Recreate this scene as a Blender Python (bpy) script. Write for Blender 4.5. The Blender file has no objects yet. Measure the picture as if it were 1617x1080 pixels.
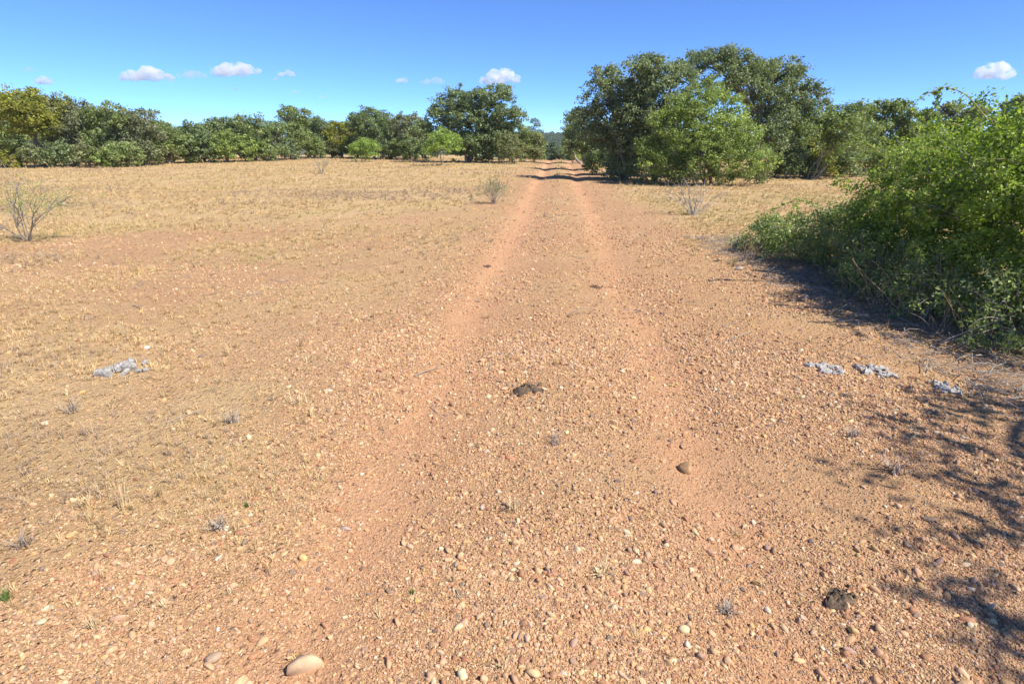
import bpy, bmesh, math
import numpy as np
from mathutils import Vector, Matrix

# ------------------------------------------------------------------ camera, sky, sun, exposure
SC = bpy.context.scene
COL = SC.collection
F, CX, CY = 900.0, 808.5, 540.0            # focal length and centre in photograph pixels (1617 x 1080)
PITCH, YAW = math.radians(19.5), math.radians(4.5)
CAM_H = 1.65
SUN_EL, SUN_AZ = math.radians(49), math.radians(118)   # azimuth clockwise from +Y (the track runs along +Y)

cam_d = bpy.data.cameras.new('camera')
cam = bpy.data.objects.new('camera', cam_d); COL.objects.link(cam)
cam_d.sensor_width = 36; cam_d.lens = F / 1617 * 36; cam_d.clip_end = 60000; cam_d.clip_start = 0.05
cam.rotation_euler = (math.pi / 2 - PITCH, 0, YAW)
cam.location = (0, 0, CAM_H)
SC.camera = cam

world = bpy.data.worlds.new('World'); SC.world = world; world.use_nodes = True
wn = world.node_tree; bg = wn.nodes['Background']
sky = wn.nodes.new('ShaderNodeTexSky'); sky.sky_type = 'NISHITA'; sky.sun_disc = False
sky.sun_elevation = SUN_EL; sky.sun_rotation = SUN_AZ
sky.altitude = 8000; sky.air_density = 1.2; sky.dust_density = 0.0; sky.ozone_density = 10.0
wn.links.new(sky.outputs[0], bg.inputs[0]); bg.inputs[1].default_value = 0.138

sun_vec = Vector((math.sin(SUN_AZ) * math.cos(SUN_EL), math.cos(SUN_AZ) * math.cos(SUN_EL), math.sin(SUN_EL)))
sd = bpy.data.lights.new('sun', 'SUN'); sd.energy = 4.5; sd.angle = math.radians(0.53); sd.color = (1.0, 0.92, 0.80)
sun = bpy.data.objects.new('sun', sd); COL.objects.link(sun)
sun.rotation_euler = sun_vec.to_track_quat('Z', 'Y').to_euler(); sun.location = (20, -8, 30)

SC.view_settings.view_transform = 'Standard'; SC.view_settings.look = 'None'
SC.view_settings.exposure = 0.88; SC.view_settings.gamma = 1.0; SC.view_settings.use_curve_mapping = False
SC.render.engine = 'CYCLES'
SC.cycles.max_bounces = 24; SC.cycles.diffuse_bounces = 5; SC.cycles.transmission_bounces = 4; SC.cycles.transparent_max_bounces = 8; SC.cycles.volume_bounces = 24
SC.cycles.use_denoising = True

# ------------------------------------------------------------------ numeric helpers
RNG = np.random.default_rng(11)

def _hash(ix, iy, s):
    h = (ix.astype(np.int64) * 374761393 + iy.astype(np.int64) * 668265263 + s * 974634777) & 0xffffffff
    h = ((h ^ (h >> 13)) * 1274126177) & 0xffffffff
    h = (h ^ (h >> 16)) & 0xffff
    return h / 65535.0

def noise2(x, y, s=0):
    x = np.asarray(x, float); y = np.asarray(y, float)
    ix, iy = np.floor(x), np.floor(y); fx, fy = x - ix, y - iy
    fx = fx * fx * (3 - 2 * fx); fy = fy * fy * (3 - 2 * fy)
    a = _hash(ix, iy, s); b = _hash(ix + 1, iy, s); c = _hash(ix, iy + 1, s); d = _hash(ix + 1, iy + 1, s)
    return (a * (1 - fx) + b * fx) * (1 - fy) + (c * (1 - fx) + d * fx) * fy

def fbm(x, y, s=0, o=3):                    # about -1 .. 1
    t = 0; amp = 1.0; n = 0
    for k in range(o):
        t = t + amp * (noise2(x * 2 ** k, y * 2 ** k, s + k) * 2 - 1); n += amp; amp *= 0.5
    return t / n

def sm(x, a, b):
    t = np.clip((np.asarray(x, float) - a) / (b - a), 0, 1); return t * t * (3 - 2 * t)

def rutx(x, y):
    return x + 0.035 * np.sin(np.asarray(y) * 0.33 + 0.6) * sm(y, 2, 8) + 0.05 * (noise2(np.asarray(y) * 0.7, 3.1, 5) - 0.5)

def H(x, y, fine=True):
    x = np.asarray(x, float); y = np.asarray(y, float)
    z = 0.03 * fbm(x / 4, y / 4, 1) + 0.10 * sm(np.abs(x), 2, 8) * sm(np.hypot(x, y), 8, 30) * fbm(x / 22, y / 22, 7)
    xw = rutx(x, y)
    dep = 0.030 + 0.035 * sm(y, 16, 34)
    z = z - dep * (np.exp(-((xw - 0.84) / 0.24) ** 2) + np.exp(-((xw + 0.82) / 0.24) ** 2)) * sm(-y, -400, -60)
    z = z + 0.025 * np.exp(-(xw / 0.35) ** 2) * sm(-y, -400, -60)
    t = np.maximum(0, y - 50 - 18 * sm(-x, 4, 11))
    z = z - 9 * np.tanh(0.0024 * t * t / 9)
    z = z + 14 * sm(y, 380, 800) * (0.85 + 0.3 * noise2(x / 170, y / 170, 9))
    if fine:
        k = 1 - sm(np.hypot(x, y), 7, 14)
        z = z + k * (0.010 * fbm(x / 0.45, y / 0.45, 21) + 0.007 * fbm(x / 0.13, y / 0.13, 31))
    return z

CAMZ = CAM_H + float(H(0, 0)); cam.location.z = CAMZ
RCAM = Matrix.Rotation(YAW, 3, 'Z') @ Matrix.Rotation(math.pi / 2 - PITCH, 3, 'X')

def ground_at(px, py):
    """where the ray through a photograph pixel meets the ground"""
    d = RCAM @ Vector(((px - CX) / F, -(py - CY) / F, -1))
    t = CAM_H / max(1e-4, -d.z)
    for _ in range(12):
        x, y = d.x * t, d.y * t
        t = (CAMZ - float(H(x, y, False))) / max(1e-4, -d.z)
    return np.array([d.x * t, d.y * t, float(H(d.x * t, d.y * t))])

def project(p):
    q = RCAM.transposed() @ (Vector(p) - Vector((0, 0, CAMZ)))
    return CX + F * q.x / -q.z, CY - F * q.y / -q.z, -q.z

def height_to(p, py):
    """height of a vertical above ground point p whose top shows at pixel row py"""
    lo, hi = 0.0, 40.0
    for _ in range(40):
        m = (lo + hi) / 2
        if project((p[0], p[1], p[2] + m))[1] > py: lo = m
        else: hi = m
    return lo

def uv(u, v):                               # metres right / ahead of the camera -> world
    c, s = math.cos(YAW), math.sin(YAW)
    return u * c - v * s, u * s + v * c

# ------------------------------------------------------------------ object helpers
def setp(o, label=None, cat=None, group=None, kind=None):
    if label: o['label'] = label
    if cat: o['category'] = cat
    if group: o['group'] = group
    if kind: o['kind'] = kind
    return o

def mesh_arrays(name, V, Fc, sides, smooth=False, face_attr=None):
    """V (n,3), Fc (m,sides) -> mesh"""
    V = np.ascontiguousarray(V, np.float32); Fc = np.ascontiguousarray(Fc, np.int32)
    me = bpy.data.meshes.new(name)
    me.vertices.add(len(V)); me.vertices.foreach_set('co', V.ravel())
    me.loops.add(Fc.size); me.loops.foreach_set('vertex_index', Fc.ravel())
    me.polygons.add(len(Fc))
    me.polygons.foreach_set('loop_start', np.arange(len(Fc), dtype=np.int32) * sides)
    me.polygons.foreach_set('loop_total', np.full(len(Fc), sides, np.int32))
    me.polygons.foreach_set('use_smooth', np.full(len(Fc), smooth, bool))
    if face_attr is not None:
        a = me.attributes.new('v', 'FLOAT', 'FACE'); a.data.foreach_set('value', np.ascontiguousarray(face_attr, np.float32))
    me.update(calc_edges=True)
    return me

def obj(name, me, mat=None, parent=None, loc=None):
    o = bpy.data.objects.new(name, me); COL.objects.link(o)
    if mat is not None and me is not None and len(me.materials) == 0: me.materials.append(mat)
    if parent is not None: o.parent = parent
    if loc is not None: o.location = loc
    return o

def empty(name, loc):
    o = bpy.data.objects.new(name, None); COL.objects.link(o); o.location = loc; o.empty_display_size = 0.2
    return o

class Tubes:
    def __init__(self, sides=6): self.V = []; self.Fc = []; self.n = 0; self.s = sides
    def add(self, pts, radii):
        pts = np.asarray(pts, float); k = len(pts); s = self.s
        radii = np.broadcast_to(np.asarray(radii, float), (k,))
        tan = np.gradient(pts, axis=0); tan /= np.linalg.norm(tan, axis=1)[:, None] + 1e-9
        ref = np.array([0, 0, 1.0]) if abs(tan[0, 2]) < 0.9 else np.array([1.0, 0, 0])
        a = np.cross(tan, ref); a /= np.linalg.norm(a, axis=1)[:, None] + 1e-9
        b = np.cross(tan, a)
        ang = np.arange(s) * 2 * math.pi / s
        ring = pts[:, None, :] + radii[:, None, None] * (np.cos(ang)[None, :, None] * a[:, None, :] + np.sin(ang)[None, :, None] * b[:, None, :])
        i = np.arange(k - 1)[:, None] * s; j = np.arange(s)[None, :]; j2 = (j + 1) % s
        f = np.stack([i + j, i + j2, i + s + j2, i + s + j], -1).reshape(-1, 4) + self.n
        self.V.append(ring.reshape(-1, 3)); self.Fc.append(f); self.n += k * s
    def mesh(self, name): return mesh_arrays(name, np.concatenate(self.V), np.concatenate(self.Fc), 4, True)

def curve(rng, a, b, sag=0.0, wob=0.1, k=6):
    a = np.asarray(a, float); b = np.asarray(b, float); t = np.linspace(0, 1, k)[:, None]
    L = np.linalg.norm(b - a)
    w = rng.normal(0, wob * L, (1, 3)) * np.sin(t * math.pi) + rng.normal(0, wob * L * 0.3, (1, 3)) * np.sin(t * 2 * math.pi)
    p = a * (1 - t) + b * t + w; p[:, 2:3] += sag * L * np.sin(t * math.pi)
    return p

# ------------------------------------------------------------------ materials
def new_mat(name):
    m = bpy.data.materials.new(name); m.use_nodes = True
    return m, m.node_tree.nodes, m.node_tree.links, m.node_tree.nodes['Principled BSDF']

def nd(nodes, kind, **kw):
    n = nodes.new(kind)
    for k, v in kw.items():
        if k.startswith('i_'):
            n.inputs[k[2:].replace('_', ' ')].default_value = v
        else: setattr(n, k, v)
    return n

def mixc(nodes, links, fac, a, b, mode='MIX'):
    n = nodes.new('ShaderNodeMix'); n.data_type = 'RGBA'; n.blend_type = mode
    for sock, val in ((n.inputs[0], fac), (n.inputs[6], a), (n.inputs[7], b)):
        if hasattr(val, 'is_linked') or hasattr(val, 'links'): links.new(val, sock)
        elif isinstance(val, (int, float)): sock.default_value = val
        else: sock.default_value = (*val, 1)
    return n.outputs[2]

def ramp(nodes, links, fac, stops, interp='LINEAR'):
    n = nodes.new('ShaderNodeValToRGB'); cr = n.color_ramp; cr.interpolation = interp
    while len(cr.elements) < len(stops): cr.elements.new(0.5)
    for e, (p, c) in zip(cr.elements, stops):
        e.position = p; e.color = (*c, 1) if not isinstance(c, (int, float)) else (c, c, c, 1)
    links.new(fac, n.inputs[0]); return n.outputs[0]

def math_(nodes, links, op, a, b=None, clamp=False):
    n = nodes.new('ShaderNodeMath'); n.operation = op; n.use_clamp = clamp
    for s, v in ((n.inputs[0], a), (n.inputs[1], b)):
        if v is None: continue
        if isinstance(v, (int, float)): s.default_value = v
        else: links.new(v, s)
    return n.outputs[0]

def leaf_mat(name, dark, light, trans=0.3, spec=0.35, rough=0.5):
    m, N, L, P = new_mat(name)
    at = nd(N, 'ShaderNodeAttribute', attribute_name='v')
    col = ramp(N, L, at.outputs['Fac'], [(0.0, dark), (0.75, light), (1.0, tuple(min(1, c * 1.35) for c in light))])
    L.new(col, P.inputs['Base Color']); P.inputs['Roughness'].default_value = rough; P.inputs['Specular IOR Level'].default_value = spec
    tr = N.new('ShaderNodeBsdfTranslucent')
    tc = mixc(N, L, 1.0, col, (1.15, 1.2, 0.55), 'MULTIPLY'); L.new(tc, tr.inputs[0])
    mx = N.new('ShaderNodeMixShader'); mx.inputs[0].default_value = trans
    L.new(P.outputs[0], mx.inputs[1]); L.new(tr.outputs[0], mx.inputs[2]); L.new(mx.outputs[0], N['Material Output'].inputs[0])
    return m

def bark_mat(name, a, b, scale=14):
    m, N, L, P = new_mat(name)
    tc = N.new('ShaderNodeTexCoord'); mp = N.new('ShaderNodeMapping'); mp.inputs['Scale'].default_value = (1, 1, 0.25)
    L.new(tc.outputs['Object'], mp.inputs[0])
    nz = nd(N, 'ShaderNodeTexNoise', i_Scale=scale, i_Detail=5.0, i_Roughness=0.65); L.new(mp.outputs[0], nz.inputs['Vector'])
    L.new(ramp(N, L, nz.outputs['Fac'], [(0.3, a), (0.7, b)]), P.inputs['Base Color'])
    bp = nd(N, 'ShaderNodeBump', i_Strength=0.6, i_Distance=0.02); L.new(nz.outputs['Fac'], bp.inputs['Height']); L.new(bp.outputs[0], P.inputs['Normal'])
    P.inputs['Roughness'].default_value = 0.9; P.inputs['Specular IOR Level'].default_value = 0.15
    return m

def stone_mat(name, attr=None, base=None):
    """dusty stone; the colour comes from the instance attribute or is given"""
    m, N, L, P = new_mat(name)
    tc = N.new('ShaderNodeTexCoord')
    nz = nd(N, 'ShaderNodeTexNoise', i_Scale=2.2, i_Detail=4.0, i_Roughness=0.6); L.new(tc.outputs['Object'], nz.inputs['Vector'])
    if attr:
        at = nd(N, 'ShaderNodeAttribute', attribute_name=attr, attribute_type='INSTANCER'); c = at.outputs['Color']
    else:
        oi = N.new('ShaderNodeObjectInfo'); c = oi.outputs['Color']
    if base is not None: c = mixc(N, L, 0.0, base, base)
    v = ramp(N, L, nz.outputs['Fac'], [(0.3, 0.72), (0.7, 1.18)])
    c = mixc(N, L, 1.0, c, v, 'MULTIPLY')
    ge = N.new('ShaderNodeNewGeometry'); sx = N.new('ShaderNodeSeparateXYZ'); 
    nz2 = nd(N, 'ShaderNodeTexNoise', i_Scale=6.0, i_Detail=2.0); L.new(tc.outputs['Object'], nz2.inputs['Vector'])
    dust = ramp(N, L, nz2.outputs['Fac'], [(0.35, 0.1), (0.75, 0.6)])
    c = mixc(N, L, dust, c, (0.49, 0.298, 0.176))
    L.new(c, P.inputs['Base Color']); P.inputs['Roughness'].default_value = 0.75; P.inputs['Specular IOR Level'].default_value = 0.25
    bp = nd(N, 'ShaderNodeBump', i_Strength=0.35, i_Distance=0.004); L.new(nz2.outputs['Fac'], bp.inputs['Height']); L.new(bp.outputs[0], P.inputs['Normal'])
    return m

def plain_mat(name, a, b, scale=30, rough=0.9, bump=0.4, dist=0.004):
    m, N, L, P = new_mat(name)
    tc = N.new('ShaderNodeTexCoord')
    nz = nd(N, 'ShaderNodeTexNoise', i_Scale=scale, i_Detail=6.0, i_Roughness=0.65); L.new(tc.outputs['Object'], nz.inputs['Vector'])
    L.new(ramp(N, L, nz.outputs['Fac'], [(0.3, a), (0.7, b)]), P.inputs['Base Color'])
    bp = nd(N, 'ShaderNodeBump', i_Strength=bump, i_Distance=dist); L.new(nz.outputs['Fac'], bp.inputs['Height']); L.new(bp.outputs[0], P.inputs['Normal'])
    P.inputs['Roughness'].default_value = rough; P.inputs['Specular IOR Level'].default_value = 0.15
    return m

def straw_mat(name, attr_type='INSTANCER'):
    m, N, L, P = new_mat(name)
    at = nd(N, 'ShaderNodeAttribute', attribute_name='col', attribute_type=attr_type)
    av = nd(N, 'ShaderNodeAttribute', attribute_name='v')
    c = mixc(N, L, 1.0, at.outputs['Color'], ramp(N, L, av.outputs['Fac'], [(0, 0.65), (1, 1.25)]), 'MULTIPLY')
    L.new(c, P.inputs['Base Color']); P.inputs['Roughness'].default_value = 0.7; P.inputs['Specular IOR Level'].default_value = 0.2
    tr = N.new('ShaderNodeBsdfTranslucent'); L.new(c, tr.inputs[0])
    mx = N.new('ShaderNodeMixShader'); mx.inputs[0].default_value = 0.25
    L.new(P.outputs[0], mx.inputs[1]); L.new(tr.outputs[0], mx.inputs[2]); L.new(mx.outputs[0], N['Material Output'].inputs[0])
    return m

M = dict(
    oak=leaf_mat('oak_leaf', (0.122, 0.171, 0.061), (0.299, 0.366, 0.146), 0.40),
    oakd=leaf_mat('dark_oak_leaf', (0.104, 0.152, 0.067), (0.262, 0.336, 0.165), 0.38),
    grey=leaf_mat('grey_oak_leaf', (0.134, 0.156, 0.085), (0.287, 0.317, 0.183), 0.36),
    yell=leaf_mat('yellow_oak_leaf', (0.171, 0.195, 0.037), (0.366, 0.378, 0.079), 0.4),
    brig=leaf_mat('bright_shrub_leaf', (0.159, 0.220, 0.061), (0.354, 0.445, 0.146), 0.42),
    mesq=leaf_mat('feathery_leaf', (0.207, 0.293, 0.079), (0.390, 0.525, 0.152), 0.45, 0.2),
    oliv=leaf_mat('olive_leaf', (0.146, 0.171, 0.079), (0.287, 0.317, 0.159), 0.38),
    bush=leaf_mat('glossy_shrub_leaf', (0.095, 0.170, 0.030), (0.365, 0.480, 0.098), 0.5, 0.5, 0.36),
    busl=leaf_mat('dull_shrub_leaf', (0.125, 0.180, 0.070), (0.315, 0.400, 0.145), 0.38),
    oakl=leaf_mat('pale_grey_oak_leaf', (0.115, 0.158, 0.078), (0.295, 0.355, 0.195), 0.4),  # paler, greyer leaf colour for the oaks crowding the track
    far=leaf_mat('far_leaf', (0.070, 0.110, 0.060), (0.14, 0.19, 0.11)),
    bark=bark_mat('oak_bark', (0.13, 0.11, 0.09), (0.36, 0.32, 0.28)),
    twig=bark_mat('dead_twig', (0.20, 0.17, 0.15), (0.42, 0.38, 0.34), 40),
    cane=bark_mat('green_cane', (0.26, 0.24, 0.10), (0.50, 0.45, 0.22), 30),
    stone=stone_mat('stone'),
    gravel=stone_mat('gravel_stone', 'col'),
    straw=straw_mat('dry_straw'),
    dung=plain_mat('dark_dung', (0.050, 0.037, 0.028), (0.20, 0.145, 0.10), 45, 0.95, 0.8, 0.012),
    dungl=plain_mat('brown_dung', (0.08, 0.05, 0.035), (0.22, 0.14, 0.095), 45, 0.95, 0.8, 0.012),
    bleach=plain_mat('bleached_slab', (0.14, 0.135, 0.125), (0.50, 0.48, 0.45), 45, 0.9, 0.9, 0.01),
    flake=plain_mat('bleached_flake', (0.24, 0.225, 0.21), (0.56, 0.535, 0.50), 55, 0.9, 0.9, 0.008),
)

# ------------------------------------------------------------------ ground zones
def zones(x, y):
    """rut, grass, litter masks"""
    x = np.asarray(x, float); y = np.asarray(y, float)
    xw = rutx(x, y)
    rut = np.maximum(np.exp(-((xw - 0.84) / 0.33) ** 2) * 0.75, np.exp(-((xw + 0.82) / 0.36) ** 2))
    rut = rut * (0.75 + 0.6 * noise2(x * 1.1, y * 0.45, 41))
    n = fbm(x / 2.2, y / 2.2, 51); n2 = fbm(x / 0.7, y / 0.7, 61)
    # left field: the grass edge runs from (-9, 8.5) to (-3.4, 12.5), then along the track
    d = (y - (8.2 + (x + 9.5) * 0.72)) * 0.8
    left = sm(d + 1.3 * n, -0.8, 1.8) * sm(-x, 1.5, 3.4)
    right = sm(x + 0.5 * n, 1.7, 3.0) * sm(y + 0.8 * n, 8.0, 11.5)
    grass = np.maximum(left, right)
    sparse = (0.78 - 0.34 * sm(y, 3.8, 5.5)) * sm(n + 0.45 * n2, -0.6, 0.35) * sm(-x + 0.5 * n, 1.0, 2.0) * sm(y + 0.6 * n, 1.6, 2.7)
    mid = 0.28 * sm(n + 0.5 * n2, 0.05, 0.6) * np.exp(-(xw / 0.5) ** 2)
    grass = np.maximum(grass, np.maximum(sparse, mid))
    far = sm(y, 20, 30) * np.exp(-(xw / 0.35) ** 2) * 0.7
    grass = np.maximum(grass, far)
    rut = rut * (1 - np.maximum(left, right))
    lit = sm(x, 2.9, 4.1) * (1 - sm(y, 9.5, 11.5)) * sm(n2 + 0.8, 0.1, 0.9)
    return np.clip(rut, 0, 1), np.clip(grass, 0, 1), np.clip(lit, 0, 1)

def graded(c0, c1, step, lo, hi, g=1.05):
    mid = list(np.arange(c0, c1 + 1e-6, step)); up = []; s = step; p = mid[-1]
    while p < hi: s *= g; p += s; up.append(p)
    dn = []; s = step; p = mid[0]
    while p > lo: s *= g; p -= s; dn.append(p)
    return np.array(dn[::-1] + mid + up)

gx = graded(-4.2, 4.4, 0.034, -6000, 6000, 1.055); gy = graded(1.1, 6.5, 0.034, -300, 9000, 1.035)
GX, GY = np.meshgrid(gx, gy); nx, ny = len(gx), len(gy)
GZ = H(GX.ravel(), GY.ravel())
V = np.stack([GX.ravel(), GY.ravel(), GZ], 1)
i = (np.arange(ny - 1)[:, None] * nx + np.arange(nx - 1)[None, :]).ravel()
me = mesh_arrays('ground', V, np.stack([i, i + 1, i + nx + 1, i + nx], 1), 4, True)
r_, g_, l_ = zones(V[:, 0], V[:, 1])
ca = me.color_attributes.new('zone', 'FLOAT_COLOR', 'POINT')
ca.data.foreach_set('color', np.stack([r_, g_, l_, np.ones_like(r_)], 1).astype(np.float32).ravel())

def ground_mat():
    m, N, L, P = new_mat('gravel_ground')
    ge = N.new('ShaderNodeNewGeometry'); pos = ge.outputs['Position']
    at = nd(N, 'ShaderNodeAttribute', attribute_name='zone'); sp = N.new('ShaderNodeSeparateColor'); L.new(at.outputs['Color'], sp.inputs[0])
    R, G, B = sp.outputs
    def nz(scale, detail=4.0, rough=0.6, out='Fac'):
        n = nd(N, 'ShaderNodeTexNoise', i_Scale=scale, i_Detail=detail, i_Roughness=rough); L.new(pos, n.inputs['Vector']); return n.outputs[out]
    def vo(scale, rnd=1.0):
        n = nd(N, 'ShaderNodeTexVoronoi', i_Scale=scale, i_Randomness=rnd); L.new(pos, n.inputs['Vector']); return n
    big = nz(0.55, 5.0); mid = nz(3.0, 5.0); fine = nz(45.0, 5.0, 0.7); vfine = nz(160.0, 3.0, 0.7)
    soil = ramp(N, L, big, [(0.3, (0.444, 0.261, 0.141)), (0.55, (0.488, 0.308, 0.167)), (0.75, (0.488, 0.337, 0.188))])
    soil = mixc(N, L, 1.0, soil, ramp(N, L, fine, [(0.25, 0.70), (0.7, 1.15)]), 'MULTIPLY')
    pal = [(0.0, (0.444, 0.253, 0.137)), (0.30, (0.553, 0.340, 0.191)), (0.50, (0.494, 0.284, 0.153)), (0.62, (0.247, 0.137, 0.093)),
           (0.72, (0.593, 0.425, 0.264)), (0.82, (0.513, 0.344, 0.147)), (0.90, (0.285, 0.202, 0.172)), (0.96, (0.612, 0.507, 0.372))]
    v1 = vo(75.0); v2 = vo(32.0)
    def cells(v, keep):
        s = N.new('ShaderNodeSeparateColor'); L.new(v.outputs['Color'], s.inputs[0])
        c = ramp(N, L, s.outputs[0], pal, 'CONSTANT')
        on = math_(N, L, 'GREATER_THAN', s.outputs[1], 1 - keep)
        rnd = ramp(N, L, v.outputs['Distance'], [(0.30, 1.0), (0.52, 0.0)])
        return c, math_(N, L, 'MULTIPLY', on, rnd)
    c1, m1 = cells(v1, 0.75); c2, m2 = cells(v2, 0.35)
    col = mixc(N, L, math_(N, L, 'MULTIPLY', m1, 0.85), soil, c1)
    col = mixc(N, L, math_(N, L, 'MULTIPLY', m2, 0.85), col, c2)
    # wheel ruts: bare orange sand
    sand = mixc(N, L, 1.0, (0.551, 0.311, 0.177), ramp(N, L, fine, [(0.25, 0.82), (0.7, 1.1)]), 'MULTIPLY')
    rf = math_(N, L, 'MULTIPLY', R, ramp(N, L, mid, [(0.25, 0.35), (0.6, 0.95)]))
    col = mixc(N, L, rf, col, sand)
    # dry grass thatch
    thatch = ramp(N, L, nz(38.0, 6.0, 0.75), [(0.25, (0.273, 0.187, 0.104)), (0.42, (0.497, 0.354, 0.186)), (0.58, (0.615, 0.464, 0.251)), (0.75, (0.704, 0.554, 0.318))])
    patch = nz(0.35, 4.0); 
    thatch = mixc(N, L, ramp(N, L, patch, [(0.42, 0.0), (0.62, 0.55)]), thatch, (0.391, 0.316, 0.131))
    thatch = mixc(N, L, ramp(N, L, nz(0.8, 4.0), [(0.5, 0.0), (0.66, 0.6)]), thatch, (0.332, 0.216, 0.136))
    gf = math_(N, L, 'MULTIPLY', G, ramp(N, L, fine, [(0.3, 0.35), (0.65, 1.0)]))
    col = mixc(N, L, gf, col, thatch)
    # leaf litter and grey twig dust beside the shrubs
    litc = ramp(N, L, nz(60.0, 5.0, 0.75), [(0.3, (0.13, 0.095, 0.07)), (0.55, (0.30, 0.225, 0.17)), (0.75, (0.44, 0.37, 0.30))])
    col = mixc(N, L, math_(N, L, 'MULTIPLY', B, 0.7), col, litc)
    # beyond the clearing: dull green-brown woodland floor
    sy = N.new('ShaderNodeSeparateXYZ'); L.new(pos, sy.inputs[0])
    col = mixc(N, L, ramp(N, L, math_(N, L, 'DIVIDE', sy.outputs[1], 400.0), [(0.22, 0.0), (0.40, 1.0)]), col, (0.10, 0.10, 0.055))
    L.new(col, P.inputs['Base Color']); P.inputs['Roughness'].default_value = 0.95; P.inputs['Specular IOR Level'].default_value = 0.1
    h1 = ramp(N, L, v1.outputs['Distance'], [(0.0, 1.0), (0.55, 0.0)]); h2 = ramp(N, L, v2.outputs['Distance'], [(0.0, 1.0), (0.55, 0.0)])
    hh = math_(N, L, 'ADD', math_(N, L, 'MULTIPLY', math_(N, L, 'MULTIPLY', h1, m1), 0.5), math_(N, L, 'MULTIPLY', h2, m2))
    hh = math_(N, L, 'MULTIPLY', hh, math_(N, L, 'SUBTRACT', 1.0, math_(N, L, 'MULTIPLY', rf, 0.7)))
    hh = math_(N, L, 'ADD', hh, math_(N, L, 'MULTIPLY', fine, 0.8))
    hh = math_(N, L, 'ADD', hh, math_(N, L, 'MULTIPLY', vfine, 0.25))
    bp = nd(N, 'ShaderNodeBump', i_Strength=1.0, i_Distance=0.022); L.new(hh, bp.inputs['Height']); L.new(bp.outputs[0], P.inputs['Normal'])
    return m
ground = setp(obj('ground', me, ground_mat()), 'reddish tan gravel track and dry field', 'ground', kind='structure')

# ------------------------------------------------------------------ scattering (geometry nodes, for gravel, straw, far wood)
def proto_collection(name, objs):
    c = bpy.data.collections.new(name)
    for o in objs: c.objects.link(o)
    return c

def scatter(name, coll, P3, rot, scl, idx, color, mat, label, cat):
    me = bpy.data.meshes.new(name); n = len(P3)
    me.vertices.add(n); me.vertices.foreach_set('co', np.ascontiguousarray(P3, np.float32).ravel())
    for an, ty, arr, key in (('rot', 'FLOAT_VECTOR', rot, 'vector'), ('scl', 'FLOAT_VECTOR', scl, 'vector'),
                             ('idx', 'INT', idx, 'value'), ('col', 'FLOAT_COLOR', color, 'color')):
        a = me.attributes.new(an, ty, 'POINT')
        a.data.foreach_set(key, np.ascontiguousarray(arr, np.int32 if ty == 'INT' else np.float32).ravel())
    me.materials.append(mat)
    o = obj(name, me)
    ng = bpy.data.node_groups.new(name, 'GeometryNodeTree')
    ng.interface.new_socket('Geometry', in_out='INPUT', socket_type='NodeSocketGeometry')
    ng.interface.new_socket('Geometry', in_out='OUTPUT', socket_type='NodeSocketGeometry')
    N, L = ng.nodes, ng.links
    gi = N.new('NodeGroupInput'); go = N.new('NodeGroupOutput'); ip = N.new('GeometryNodeInstanceOnPoints')
    ci = N.new('GeometryNodeCollectionInfo'); ci.inputs['Collection'].default_value = coll
    ci.inputs['Separate Children'].default_value = True; ci.inputs['Reset Children'].default_value = True
    def na(an, ty):
        q = N.new('GeometryNodeInputNamedAttribute'); q.data_type = ty; q.inputs[0].default_value = an
        return [s for s in q.outputs if s.enabled and s.name == 'Attribute'][0]
    L.new(gi.outputs[0], ip.inputs['Points']); L.new(ci.outputs[0], ip.inputs['Instance'])
    ip.inputs['Pick Instance'].default_value = True
    L.new(na('idx', 'INT'), ip.inputs['Instance Index'])
    er = N.new('FunctionNodeEulerToRotation'); L.new(na('rot', 'FLOAT_VECTOR'), er.inputs[0]); L.new(er.outputs[0], ip.inputs['Rotation'])
    L.new(na('scl', 'FLOAT_VECTOR'), ip.inputs['Scale']); L.new(ip.outputs[0], go.inputs[0])
    md = o.modifiers.new('scatter', 'NODES'); md.node_group = ng
    return setp(o, label, cat, kind='stuff')

# ------------------------------------------------------------------ trees
def leaves(rng, centres, radii, per, size, flat=0.65, up=0.6, aspect=0.6, tone=None):
    """leaf rhombs round clump centres -> V, F, tone"""
    n = len(centres); k = np.repeat(np.arange(n), per)
    m = len(k)
    d = rng.normal(size=(m, 3)); d /= np.linalg.norm(d, axis=1)[:, None]
    r = rng.uniform(0.1, 1.0, m) ** 0.6
    off = d * (r * radii[k])[:, None]; off[:, 2] *= flat
    c = centres[k] + off
    nrm = d * 0.7 + rng.normal(size=(m, 3)) * 0.75; nrm[:, 2] += up
    nrm /= np.linalg.norm(nrm, axis=1)[:, None]
    a = rng.normal(size=(m, 3)); a -= (a * nrm).sum(1)[:, None] * nrm; a /= np.linalg.norm(a, axis=1)[:, None]
    b = np.cross(nrm, a)
    s = size * rng.uniform(0.5, 1.5, m)[:, None]
    V = np.stack([c - a * s * 0.5, c + b * s * aspect * 0.5 + nrm * s * 0.08, c + a * s * 0.5, c - b * s * aspect * 0.5 + nrm * s * 0.08], 1).reshape(-1, 3)
    Fc = np.arange(m * 4).reshape(-1, 4)
    ct = rng.uniform(0.15, 0.75, n) if tone is None else tone
    v = np.clip(ct[k] + rng.normal(0, 0.22, m), 0, 1)
    return V, Fc, v

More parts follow.
